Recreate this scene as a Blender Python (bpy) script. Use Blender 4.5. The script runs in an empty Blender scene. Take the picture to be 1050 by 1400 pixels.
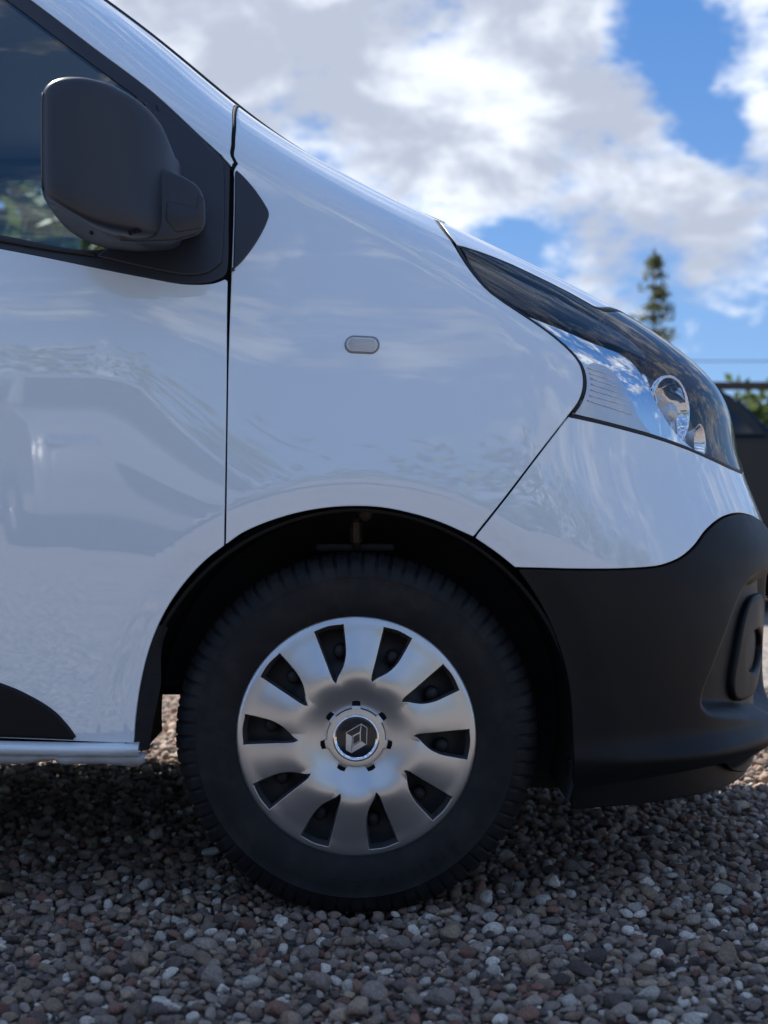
import bpy, bmesh, math, random
import numpy as np
from mathutils import Vector, Matrix
from mathutils.geometry import delaunay_2d_cdt
random.seed(7); RNG = np.random.default_rng(11)
SC = bpy.context.scene; COL = SC.collection
R = math.radians

# ------------------------------------------------------------------ camera
F, CX, CY = 2000.0, 525.0, 700.0                 # focal length and centre of the 1050 x 1400 photograph
CAM = np.array([0.053, -2.76, 0.773])
cd = bpy.data.cameras.new('camera'); cam = bpy.data.objects.new('camera', cd); COL.objects.link(cam)
cam.location = CAM; cam.rotation_euler = (R(90), 0, 0)
cd.sensor_fit = 'VERTICAL'; cd.sensor_height = 24.0; cd.lens = 24.0 * F / 1400.0
cd.clip_start = 0.05; cd.clip_end = 2000
cd.dof.use_dof = True; cd.dof.focus_distance = 2.9; cd.dof.aperture_fstop = cd.lens / 1000 / 0.013
SC.camera = cam
# ------------------------------------------------------------------ light
SUN_AZ, SUN_EL = R(-38), R(44)                   # azimuth measured from +Y towards +X
SKY_STRENGTH = 0.10
sd = bpy.data.lights.new('sun', 'SUN'); sun = bpy.data.objects.new('sun', sd); COL.objects.link(sun)
sd.energy = 5.0; sd.angle = R(0.5); sd.color = (1.0, 0.94, 0.86)
sv = Vector((math.sin(SUN_AZ) * math.cos(SUN_EL), math.cos(SUN_AZ) * math.cos(SUN_EL), math.sin(SUN_EL)))
sun.rotation_euler = sv.to_track_quat('Z', 'Y').to_euler(); sun.location = sv * 30
SC.view_settings.view_transform = 'Standard'; SC.view_settings.look = 'None'
SC.view_settings.exposure = 0.95; SC.view_settings.gamma = 1.0; SC.view_settings.use_curve_mapping = False

class NT:
    """small helper to write node trees"""
    def __init__(s, tree): s.t = tree; s.n = tree.nodes; s.l = tree.links
    def new(s, typ, **kw):
        nd = s.n.new(typ)
        for k, v in kw.items():
            if hasattr(nd, k) and k not in nd.inputs: setattr(nd, k, v)
            else: s.put(nd, k, v)
        return nd
    def put(s, nd, k, v):
        inp = nd.inputs[k]
        if isinstance(v, bpy.types.NodeSocket): s.l.new(v, inp)
        elif isinstance(v, bpy.types.Node): s.l.new(v.outputs[0], inp)
        else: inp.default_value = v
    def math(s, op, a, b=0.0, clamp=False):
        nd = s.n.new('ShaderNodeMath'); nd.operation = op; nd.use_clamp = clamp
        s.put(nd, 0, a); s.put(nd, 1, b); return nd.outputs[0]
    def vmath(s, op, a, b=(0, 0, 0)):
        nd = s.n.new('ShaderNodeVectorMath'); nd.operation = op
        s.put(nd, 0, a); s.put(nd, 1, b); return nd.outputs['Value' if op in ('DISTANCE', 'LENGTH', 'DOT_PRODUCT') else 'Vector']
    def map(s, v, a, b, c=0.0, d=1.0, smooth=True):
        nd = s.n.new('ShaderNodeMapRange'); nd.interpolation_type = 'SMOOTHSTEP' if smooth else 'LINEAR'
        for k, x in zip(('Value', 'From Min', 'From Max', 'To Min', 'To Max'), (v, a, b, c, d)): s.put(nd, k, x)
        return nd.outputs[0]
    def mix(s, f, a, b, mode='MIX'):
        nd = s.n.new('ShaderNodeMix'); nd.data_type = 'RGBA'; nd.blend_type = mode
        s.put(nd, 0, f); s.put(nd, 6, a); s.put(nd, 7, b); return nd.outputs[2]
    def noise(s, vec, scale, detail=4, rough=0.5, dist=0.0):
        nd = s.n.new('ShaderNodeTexNoise'); s.put(nd, 'Vector', vec); nd.inputs['Scale'].default_value = scale
        nd.inputs['Detail'].default_value = detail; nd.inputs['Roughness'].default_value = rough
        nd.inputs['Distortion'].default_value = dist; return nd.outputs[0]

def raydir(u, v): return Vector(((u - CX) / F, 1.0, (CY - v) / F)).normalized()

wd = bpy.data.worlds.new('World'); SC.world = wd; wd.use_nodes = True
w = NT(wd.node_tree); w.n.clear()
sky = w.new('ShaderNodeTexSky', sky_type='NISHITA'); sky.sun_disc = False
sky.sun_elevation = SUN_EL; sky.sun_rotation = SUN_AZ; sky.air_density = 0.7; sky.dust_density = 0.1; sky.ozone_density = 3.0
tc = w.new('ShaderNodeTexCoord'); dirv = tc.outputs['Generated']
st = w.vmath('MULTIPLY', dirv, (1.0, 1.0, 1.7))
n1 = w.noise(st, 5.6, 12, 0.60, 0.15); n3 = w.noise(w.vmath('ADD', st, (7.3, 2.2, 5.1)), 21.0, 8, 0.62, 0.1)
cover = w.math('ADD', w.math('MULTIPLY', w.math('SUBTRACT', n1, 0.5), 1.25), w.math('ADD', w.math('MULTIPLY', w.math('SUBTRACT', n3, 0.5), 0.62), 0.5))
for (u, v, rad, wt) in ((260, -60, .16, .16), (420, 60, .14, .17), (560, 90, .15, .17), (640, 230, .09, .14), (740, 110, .12, .18), (800, 230, .10, .15), (890, 215, .06, .10), (795, 330, .06, .18), (760, 225, .03, -.08), (880, 290, .05, .06), (960, 270, .065, .24), (1040, 330, .07, .24), (1035, 175, .035, .14), (865, 160, .03, .10),
                        (1050, 90, .05, .20), (915, 40, .06, -.34), (985, 165, .035, -.18), (690, 325, .035, -.22), (1000, 205, .03, -.10), (690, 400, .04, -.10), (985, 455, .07, -.14), (965, 395, .035, .22), (950, 470, .025, .20), (1030, 430, .03, .10), (1010, 560, .10, -.15)):
    d = w.vmath('DISTANCE', dirv, tuple(raydir(u, v)))
    cover = w.math('ADD', cover, w.math('MULTIPLY', w.map(d, 0.0, rad, 1.0, 0.0), wt))
fac = w.map(cover, 0.465, 0.69)
n2 = w.noise(w.vmath('ADD', st, (3.1, 1.7, 0.4)), 9.0, 7, 0.55, 0.3)
shade = w.map(w.math('ADD', n2, w.math('MULTIPLY', cover, -0.25)), 0.24, 0.47)
ccol = w.mix(shade, (2.75, 3.05, 3.75, 1), (5.45, 5.8, 6.35, 1))
sep = w.new('ShaderNodeSeparateXYZ', Vector=dirv); el_ = w.math('MAXIMUM', sep.outputs[2], 0.0)   # even high-altitude veil over the clear sky, by elevation only
veil = w.mix(w.map(el_, 0.0, 0.36), (1.12, 2.15, 3.95, 1), (0.42, 1.34, 3.45, 1))
skyc = w.mix(0.80, sky.outputs[0], veil)
bg = w.new('ShaderNodeBackground', Color=w.mix(fac, skyc, ccol), Strength=SKY_STRENGTH)
wo = w.new('ShaderNodeOutputWorld'); w.l.new(bg.outputs[0], wo.inputs[0])

# ------------------------------------------------------------------ materials
MAT = {}
def principled(name, base=(0.5, 0.5, 0.5), rough=0.5, metal=0.0, coat=0.0, spec=0.5, noise=None, bump=None, coat_rough=0.02, vary=0.0):
    m = bpy.data.materials.new(name); m.use_nodes = True; t = NT(m.node_tree); b = t.n['Principled BSDF']
    b.inputs['Base Color'].default_value = (*base, 1); b.inputs['Roughness'].default_value = rough; b.inputs['Metallic'].default_value = metal
    b.inputs['Coat Weight'].default_value = coat; b.inputs['Coat Roughness'].default_value = coat_rough; b.inputs['Coat IOR'].default_value = 1.95; b.inputs['Specular IOR Level'].default_value = spec
    co = t.new('ShaderNodeTexCoord').outputs['Object']
    if vary:
        f = t.noise(co, 7.0, 6, 0.6)
        t.put(b, 'Roughness', t.map(f, 0.3, 0.7, rough - vary, rough + vary, False))
    if noise:                                     # (scale, colour b, amount): dust or grain
        f = t.map(t.noise(co, noise[0], 6, 0.62), 0.42, 0.72)
        t.put(b, 'Base Color', t.mix(t.math('MULTIPLY', f, noise[2]), (*base, 1), (*noise[1], 1)))
    if bump:                                      # (scale, strength, distance)
        bn = t.new('ShaderNodeBump', Strength=bump[1], Distance=bump[2], Height=t.noise(co, bump[0], 3, 0.6)); t.put(b, 'Normal', bn)
    MAT[name] = m; return m
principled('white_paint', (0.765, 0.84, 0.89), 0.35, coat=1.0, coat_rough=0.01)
principled('bare_white', (0.40, 0.40, 0.40), 0.5, noise=(40.0, (0.30, 0.28, 0.25), 0.5), bump=(60, .3, .004))
principled('black_plastic', (0.0045, 0.005, 0.0065), 0.46, spec=0.26, bump=(1400, 0.25, 0.0006), noise=(9.0, (0.0105, 0.0103, 0.0102), 0.5), vary=0.07)
principled('satin_plastic', (0.023, 0.026, 0.036), 0.38, spec=0.5, bump=(1600, 0.15, 0.0005), vary=0.04)
principled('grey_plastic', (0.035, 0.037, 0.042), 0.5, bump=(900, 0.2, 0.0006))
principled('gloss_black', (0.008, 0.010, 0.017), 0.12, spec=0.5)
principled('rubber_seal', (0.012, 0.012, 0.013), 0.55)
principled('inner_black', (0.006, 0.006, 0.007), 0.8, spec=0.2)
principled('liner_felt', (0.022, 0.022, 0.023), 0.85, spec=0.25, noise=(25, (0.035, 0.031, 0.027), 0.55), bump=(300, .5, .002))
principled('tyre_rubber', (0.008, 0.0085, 0.010), 0.6, spec=0.28, noise=(18, (0.028, 0.026, 0.024), 0.55), bump=(350, 0.25, 0.0008), vary=0.08)
principled('silver_paint', (0.60, 0.59, 0.58), 0.30, metal=0.92, coat=0.2, coat_rough=0.12)
principled('lamp_grey', (0.46, 0.47, 0.49), 0.2, metal=0.7)
principled('marker_silver', (0.86, 0.87, 0.88), 0.35)
principled('marker_grey', (0.22, 0.225, 0.235), 0.4)
principled('matt_dark', (0.011, 0.0105, 0.010), 0.45)
principled('chrome', (0.80, 0.81, 0.83), 0.04, metal=1.0)
principled('frosted_chrome', (0.60, 0.61, 0.63), 0.32, metal=0.85)
principled('emblem_silver', (0.62, 0.62, 0.63), 0.3, metal=0.6)
principled('steel_dark', (0.016, 0.016, 0.018), 0.6, metal=0.2, noise=(40, (0.035, 0.03, 0.025), 0.5))
principled('rust_metal', (0.04, 0.036, 0.03), 0.65, metal=0.4, noise=(60, (0.16, 0.08, 0.04), 0.5))
principled('cabin_plastic', (0.13, 0.14, 0.155), 0.6)
principled('cabin_light', (0.5, 0.51, 0.52), 0.8)
principled('seat_cloth', (0.09, 0.094, 0.105), 0.9)
principled('dark_paint', (0.012, 0.013, 0.015), 0.3, coat=1.0)
principled('grey_paint', (0.24, 0.245, 0.26), 0.35, metal=0.3, coat=1.0)
principled('dark_glass', (0.012, 0.014, 0.016), 0.03, spec=0.6)
principled('wood_rail', (0.05, 0.04, 0.032), 0.8, noise=(12, (0.09, 0.075, 0.06), 0.6))
principled('cable_black', (0.02, 0.02, 0.02), 0.6)
principled('bark', (0.09, 0.065, 0.045), 0.9, noise=(9, (0.04, 0.03, 0.02), 0.7), bump=(30, .6, .03))
principled('stone_soil', (0.10, 0.092, 0.085), 0.95)
def glass(name, tint=(1, 1, 1), ior=1.5):
    m = bpy.data.materials.new(name); m.use_nodes = True; t = NT(m.node_tree); t.n.clear()
    bf = t.new('ShaderNodeNewGeometry').outputs['Backfacing']; fr = t.new('ShaderNodeFresnel'); t.put(fr, 'IOR', t.map(bf, 0.0, 1.0, ior, 1.0 / ior, False)); tr = t.new('ShaderNodeBsdfTransparent', Color=(*tint, 1)); gl = t.new('ShaderNodeBsdfGlossy', Roughness=0.015)
    mx = t.new('ShaderNodeMixShader'); t.l.new(fr.outputs[0], mx.inputs[0]); t.l.new(tr.outputs[0], mx.inputs[1]); t.l.new(gl.outputs[0], mx.inputs[2])
    o = t.new('ShaderNodeOutputMaterial'); t.l.new(mx.outputs[0], o.inputs[0]); MAT[name] = m
glass('window_glass', (0.74, 0.82, 0.82), 2.15); glass('lens_plastic', (0.95, 0.96, 0.97), 1.58); glass('marker_lens', (0.9, 0.9, 0.9), 1.5)
def leaf(name, a, b):
    m = bpy.data.materials.new(name); m.use_nodes = True; t = NT(m.node_tree); p = t.n['Principled BSDF']
    g = t.new('ShaderNodeNewGeometry'); f = g.outputs['Random Per Island']
    c = t.mix(f, (*a, 1), (*b, 1)); t.put(p, 'Base Color', c); p.inputs['Roughness'].default_value = 0.6
    tl = t.new('ShaderNodeBsdfTranslucent', Color=c); mx = t.new('ShaderNodeMixShader'); mx.inputs[0].default_value = 0.35
    t.l.new(p.outputs[0], mx.inputs[1]); t.l.new(tl.outputs[0], mx.inputs[2]); t.l.new(mx.outputs[0], t.n['Material Output'].inputs[0]); MAT[name] = m
leaf('leaf_green', (0.05, 0.09, 0.02), (0.13, 0.17, 0.05)); leaf('leaf_yellow', (0.16, 0.15, 0.04), (0.09, 0.13, 0.04)); leaf('needle_green', (0.08, 0.105, 0.04), (0.17, 0.18, 0.08))
def ground_mat():
    m = bpy.data.materials.new('gravel_sheet'); m.use_nodes = True; t = NT(m.node_tree); p = t.n['Principled BSDF']
    co = t.new('ShaderNodeTexCoord').outputs['Object']
    vo = t.new('ShaderNodeTexVoronoi', Vector=co, Scale=38.0); vo.inputs['Randomness'].default_value = 1.0
    hs = t.new('ShaderNodeSeparateColor'); t.l.new(vo.outputs['Color'], hs.inputs[0])
    c = t.mix(hs.outputs[0], (0.20, 0.18, 0.165, 1), (0.42, 0.385, 0.35, 1)); c = t.mix(t.math('MULTIPLY', hs.outputs[1], 0.35), c, (0.22, 0.15, 0.11, 1))
    t.put(p, 'Base Color', t.mix(t.map(vo.outputs['Distance'], 0.35, 0.75), c, (0.10, 0.085, 0.07, 1))); p.inputs['Roughness'].default_value = 0.9
    bn = t.new('ShaderNodeBump', Strength=0.9, Distance=0.012); t.put(bn, 'Height', t.math('SUBTRACT', 1.0, vo.outputs['Distance'])); t.put(p, 'Normal', bn); MAT['gravel_sheet'] = m
ground_mat()
def pebble_mat(name, instancer):
    m = bpy.data.materials.new(name); m.use_nodes = True; t = NT(m.node_tree); p = t.n['Principled BSDF']
    if instancer:
        at = t.new('ShaderNodeAttribute'); at.attribute_type = 'INSTANCER'; at.attribute_name = 'tint'; col = at.outputs['Color']
    else: col = t.new('ShaderNodeObjectInfo').outputs['Color']
    co = t.new('ShaderNodeTexCoord').outputs['Object']
    sp = t.map(t.noise(co, 3.2, 8, 0.75), 0.35, 0.70, 0.55, 1.35, False)
    gr = t.new('ShaderNodeCombineColor'); [t.put(gr, i, sp) for i in range(3)]
    c = t.mix(1.0, col, gr.outputs[0], 'MULTIPLY')
    c = t.mix(t.math('MULTIPLY', t.map(t.noise(co, 14.0, 2, 0.5), 0.62, 0.72), 0.35), c, (0.42, 0.41, 0.39, 1))
    t.put(p, 'Base Color', c); p.inputs['Roughness'].default_value = 0.62; p.inputs['Specular IOR Level'].default_value = 0.4
    t.put(p, 'Normal', t.new('ShaderNodeBump', Strength=0.5, Distance=0.06, Height=t.noise(co, 5.0, 6, 0.65))); MAT[name] = m
pebble_mat('pebble_stone', True); pebble_mat('pebble_single', False)

# ------------------------------------------------------------------ helpers
def link(o, parent=None):
    COL.objects.link(o)
    if parent is not None:
        o.parent = parent; o.matrix_parent_inverse = world_of(parent).inverted()
    return o
def world_of(o):
    m = o.matrix_basis.copy()
    while o.parent is not None: m = o.parent.matrix_basis @ o.matrix_parent_inverse @ m; o = o.parent
    return m
def mesh_obj(name, verts, faces, mat, parent=None, smooth=True, normals=None):
    me = bpy.data.meshes.new(name); me.from_pydata([tuple(map(float, v)) for v in verts], [], [tuple(map(int, f)) for f in faces]); me.update()
    if mat: me.materials.append(MAT[mat] if isinstance(mat, str) else mat)
    if smooth: me.polygons.foreach_set('use_smooth', [True] * len(me.polygons))
    if normals is not None: me.normals_split_custom_set_from_vertices([tuple(map(float, n)) for n in normals])
    return link(bpy.data.objects.new(name, me), parent)
def bm_obj(name, bm, mat, parent=None, smooth=False, angle=None):
    me = bpy.data.meshes.new(name); bmesh.ops.recalc_face_normals(bm, faces=bm.faces); bm.to_mesh(me); bm.free()
    me.materials.append(MAT[mat])
    if smooth or angle: me.polygons.foreach_set('use_smooth', [True] * len(me.polygons))
    if angle: me.set_sharp_from_angle(angle=R(angle))
    return link(bpy.data.objects.new(name, me), parent)
def empty(name, loc, parent=None, rz=0.0):
    o = bpy.data.objects.new(name, None); o.empty_display_size = 0.2; o.location = loc; o.rotation_euler = (0, 0, rz)
    return link(o, parent)
def tag(o, label=None, cat=None, group=None, kind=None):
    for k, v in (('label', label), ('category', cat), ('group', group), ('kind', kind)):
        if v: o[k] = v
    return o
def box_bm(bm, c, s, bevel=0.0, rot=None, seg=2):
    r = bmesh.ops.create_cube(bm, size=1.0); vs = r['verts']
    bmesh.ops.scale(bm, vec=s, verts=vs)
    if bevel: bv = bmesh.ops.bevel(bm, geom=list({e for v in vs for e in v.link_edges}), offset=bevel, segments=seg, affect='EDGES', profile=0.5); vs = list({v for f in bv['faces'] for v in f.verts} | {v for v in vs if v.is_valid})
    if rot is not None: bmesh.ops.rotate(bm, cent=(0, 0, 0), matrix=rot, verts=vs)
    bmesh.ops.translate(bm, vec=c, verts=vs); return vs
def tube(path, rad, n=8, closed=False):
    P = np.array(path, float); m = len(P); V = []; Fc = []
    rad = np.broadcast_to(np.asarray(rad, float), (m,))
    for i in range(m):
        T = P[(i + 1) % m if closed else min(i + 1, m - 1)] - P[(i - 1) % m if closed else max(i - 1, 0)]; T = T / (np.linalg.norm(T) + 1e-12)
        A = np.cross(T, (0, 0, 1.0) if abs(T[2]) < .9 else (1.0, 0, 0)); A /= np.linalg.norm(A); B = np.cross(T, A)
        for k in range(n):
            a = 2 * math.pi * k / n; V.append(P[i] + rad[i] * (math.cos(a) * A + math.sin(a) * B))
    for i in range(m if closed else m - 1):
        for k in range(n): Fc.append((i * n + k, i * n + (k + 1) % n, ((i + 1) % m) * n + (k + 1) % n, ((i + 1) % m) * n + k))
    if not closed: Fc.append(tuple(range(n))[::-1]); Fc.append(tuple((m - 1) * n + k for k in range(n)))
    return V, Fc
def lathe(prof, n, centre, fn=None, axis='Y'):
    """prof: list of (radius, y); revolves round the Y axis through centre (axis X: round X)"""
    V = []; Fc = []; m = len(prof)
    for k in range(n):
        a = 2 * math.pi * k / n
        for j, (r, y) in enumerate(prof):
            if fn: r, y = fn(r, y, a, j, k)
            V.append((centre[0] + r * math.cos(a), centre[1] + y, centre[2] + r * math.sin(a)) if axis == 'Y' else (centre[0] + y, centre[1] + r * math.cos(a), centre[2] + r * math.sin(a)))
    for k in range(n):
        for j in range(m - 1):
            a, b = k * m + j, ((k + 1) % n) * m + j; Fc.append((a, b, b + 1, a + 1))
    return V, Fc

# ------------------------------------------------------------------ the van's body surface
class Spl:
    """natural cubic spline"""
    def __init__(s, x, y):
        x = np.array(x, float); y = np.array(y, float); n = len(x); h = np.diff(x); A = np.eye(n); r = np.zeros(n)
        for i in range(1, n - 1):
            A[i, i - 1] = h[i - 1]; A[i, i] = 2 * (h[i - 1] + h[i]); A[i, i + 1] = h[i]; r[i] = 6 * ((y[i + 1] - y[i]) / h[i] - (y[i] - y[i - 1]) / h[i - 1])
        s.x, s.y, s.h, s.m = x, y, h, np.linalg.solve(A, r)
    def __call__(s, t):
        t = np.asarray(t, float); i = np.clip(np.searchsorted(s.x, t) - 1, 0, len(s.x) - 2); h = s.h[i]; a = s.x[i + 1] - t; b = t - s.x[i]
        return s.m[i] * a**3 / (6 * h) + s.m[i + 1] * b**3 / (6 * h) + (s.y[i] / h - s.m[i] * h / 6) * a + (s.y[i + 1] / h - s.m[i + 1] * h / 6) * b
YF = Spl([.10, .25, .45, .62, .80, .95, 1.1, 1.25, 1.5, 1.75, 1.98], [.06, .03, .012, .002, .0, .008, .022, .05, .115, .19, .29])   # inset of the flank at a height
XS = Spl([.15, .4, .7, .9, 1.05, 1.2, 1.3, 1.4, 1.6, 1.8, 2.0], [.3478, .3554, .3468, .2944, .2882, .1589, .0164, -.1488, -.4382, -.6579, -.9062])   # where the flank turns into the nose
ZA = [.1, .6, 1.0, 1.3, 1.5, 1.7, 2.0]
AK = Spl(ZA, [.62, .62, .57, .42, .32, .28, .26]); CK = Spl(ZA, [.24, .24, .23, .2, .18, .16, .16]); RK = Spl(ZA, [.22, .22, .18, .09, .04, .02, .02])
YD = Spl([.10, .25, .45, .62, .80, .95, 1.08, 1.2, 1.35, 1.5, 1.75, 1.98], [.062, .036, .0215, .0125, .005, .001, .0, .010, .046, .094, .180, .280])   # the door's own section: widest under the window
YC, LS, WZ, WR = .978, .75, .343, .345            # centre plane, length of the corner parameter, wheel centre height, tyre radius
def sstep(x): x = np.clip(x, 0, 1); return x * x * (3 - 2 * x)
def S0(s, z):
    xs = XS(z); yf = YF(z); A = AK(z); B = YC - yf; yf = yf + (YD(z) - yf) * (1 - sstep((xs + s + .50) / .42)) * (s < 0); t = np.clip(s / LS, 0, 1); u = 1 - t; c = CK(z); r = RK(z)
    b = [u**5, 5 * u**4 * t, 10 * u**3 * t**2, 10 * u**2 * t**3, 5 * u * t**4, t**5]
    px = [0, c * A, 2 * c * A, A * (.80 + .6 * r), A * (.95 + .22 * r), A]; py = [0, 0, 0, (r - .02) * B, (.30 + 1.3 * r) * B, B]
    X = np.where(s < 0, xs + s, xs + sum(q * p for q, p in zip(b, px))); Y = np.where(s < 0, yf, yf + sum(q * p for q, p in zip(b, py)))
    rr = np.hypot(X, z - WZ)                      # flare round the wheel arch, and the shallow swage of the door
    Y = Y + .0065 * sstep((.505 - rr) / .075) * (s < .3)
    return np.stack([X, Y, z + 0 * s], -1)
def frame(s, z, fn=S0):
    e = 1e-3; P = fn(s, z); n = np.cross(fn(s + e, z) - fn(s - e, z), fn(s, z + e) - fn(s, z - e)); n /= np.linalg.norm(n, axis=-1, keepdims=True) + 1e-12
    return P, n
def proj(P): d = P - CAM; return CX + F * d[..., 0] / d[..., 1], CY - F * d[..., 2] / d[..., 1]
_sg = np.concatenate([np.linspace(-2.0, 0, 200), np.linspace(.004, .70, 160)]); _zg = np.linspace(.12, 1.97, 360)
_s, _z = [a.ravel() for a in np.meshgrid(_sg, _zg)]; _P, _n = frame(_s, _z); _u, _v = proj(_P)
_ok = ((_n * (CAM - _P)).sum(1) > 0.0); _d = _P[:, 1]
def hit(u, v):
    """the (s, z) of the body surface seen at a pixel of the photograph"""
    q = np.hypot(_u - u, _v - v) + np.where(_ok, 0, 1e4); near = q < max(q.min() + 1e-6, 7.0); i = np.where(near)[0]; i = i[np.argmin(q[i] + 20 * (_d[i] - _d[i].min()))]
    s, z = _s[i], _z[i]
    for _ in range(8):
        a = np.array([s, s + 1e-4, s]); b = np.array([z, z, z + 1e-4]); uu, vv = proj(S0(a, b))
        J = np.array([[uu[1] - uu[0], uu[2] - uu[0]], [vv[1] - vv[0], vv[2] - vv[0]]]) / 1e-4
        try: d = np.linalg.solve(J, [u - uu[0], v - vv[0]])
        except np.linalg.LinAlgError: break
        m = np.abs(d).max(); d *= min(1, .03 / (m + 1e-12)); s += d[0]; z += d[1]
        if m < 1e-6: break
    return (float(s), float(z)) if abs(s - _s[i]) < .05 and abs(z - _z[i]) < .05 else (float(_s[i]), float(_z[i]))
def SZ(pts):
    out = []; run = []
    def flush():
        if len(run) > 1: out.extend(hit(*q) for q in spline(np.array(run), 14.0))
        elif run: out.append(hit(*run[0]))
        run.clear()
    for p in pts:
        if len(p) == 2: run.append(p)
        else: flush(); out.append(p[:2])
    flush(); return np.array(out)
def spline(P, step):
    P = np.asarray(P, float)
    if len(P) == 2: n = max(1, int(np.linalg.norm(P[1] - P[0]) / step)); return P[0] + (P[1] - P[0]) * np.linspace(0, 1, n + 1)[:, None]
    Q = np.vstack([2 * P[0] - P[1], P, 2 * P[-1] - P[-2]]); out = []
    for i in range(1, len(Q) - 2):
        n = max(1, int(np.linalg.norm(Q[i + 1] - Q[i]) / step)); t = np.linspace(0, 1, n + 1)[:-1, None]
        d = [np.sqrt(np.linalg.norm(Q[k + 1] - Q[k])) + 1e-9 for k in (i - 1, i, i + 1)]   # centripetal tangents
        m1 = (Q[i] - Q[i - 1]) / d[0] - (Q[i + 1] - Q[i - 1]) / (d[0] + d[1]) + (Q[i + 1] - Q[i]) / d[1]
        m2 = (Q[i + 1] - Q[i]) / d[1] - (Q[i + 2] - Q[i]) / (d[1] + d[2]) + (Q[i + 2] - Q[i + 1]) / d[2]
        m1 = m1 * d[1]; m2 = m2 * d[1]
        out.append((2 * t**3 - 3 * t**2 + 1) * Q[i] + (t**3 - 2 * t**2 + t) * m1 + (-2 * t**3 + 3 * t**2) * Q[i + 1] + (t**3 - t**2) * m2)
    out.append(Q[-2][None]); return np.vstack(out)
def outline(segs, step=.008, conv=SZ):
    """closed outline from segments smooth inside and sharp where they join"""
    out = []
    segs = [conv(s) for s in segs]
    for k, s in enumerate(segs):
        nxt = segs[(k + 1) % len(segs)][0]
        p = spline(s, step); out.append(p)
        if np.linalg.norm(p[-1] - nxt) > step * .2: out.append(spline(np.array([p[-1], nxt]), step))
    P = np.vstack(out); keep = [0]
    for i in range(1, len(P)):
        if np.linalg.norm(P[i] - P[keep[-1]]) > step * .2: keep.append(i)
    P = P[keep]
    if np.linalg.norm(P[0] - P[-1]) < step * .2: P = P[:-1]
    return P if area(P) > 0 else P[::-1]
def area(P): return 0.5 * np.sum(P[:, 0] * np.roll(P[:, 1], -1) - np.roll(P[:, 0], -1) * P[:, 1])
def inset(P, d):
    a = P - np.roll(P, 1, 0); b = np.roll(P, -1, 0) - P
    na = np.stack([-a[:, 1], a[:, 0]], 1); nb = np.stack([-b[:, 1], b[:, 0]], 1)
    na /= np.linalg.norm(na, axis=1)[:, None] + 1e-12; nb /= np.linalg.norm(nb, axis=1)[:, None] + 1e-12
    m = na + nb; l = (m * m).sum(1) / 2; m = m / np.maximum(l, .35)[:, None]
    return P + m * d
def inside(pts, poly):
    x, y = pts[:, 0], pts[:, 1]; c = np.zeros(len(pts), bool); px, py = poly[:, 0], poly[:, 1]; qx, qy = np.roll(px, -1), np.roll(py, -1)
    for i in range(len(poly)):
        if py[i] == qy[i]: continue
        k = ((py[i] > y) != (qy[i] > y)) & (x < (qx[i] - px[i]) * (y - py[i]) / (qy[i] - py[i]) + px[i]); c ^= k
    return c
def pdist(pts, poly):
    d = np.full(len(pts), 1e9); A = poly; B = np.roll(poly, -1, 0)
    for a, b in zip(A, B):
        ab = b - a; t = np.clip(((pts - a) @ ab) / (ab @ ab + 1e-12), 0, 1); d = np.minimum(d, np.hypot(*(pts - a - t[:, None] * ab).T))
    return d
def spline_closed(P):
    Q = np.vstack([P, P[:1]]); L = np.concatenate([[0], np.cumsum(np.hypot(*np.diff(Q, axis=0).T))]); t = np.arange(0, L[-1], .0055); return np.stack([np.interp(t, L, Q[:, 0]), np.interp(t, L, Q[:, 1])], 1)
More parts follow.
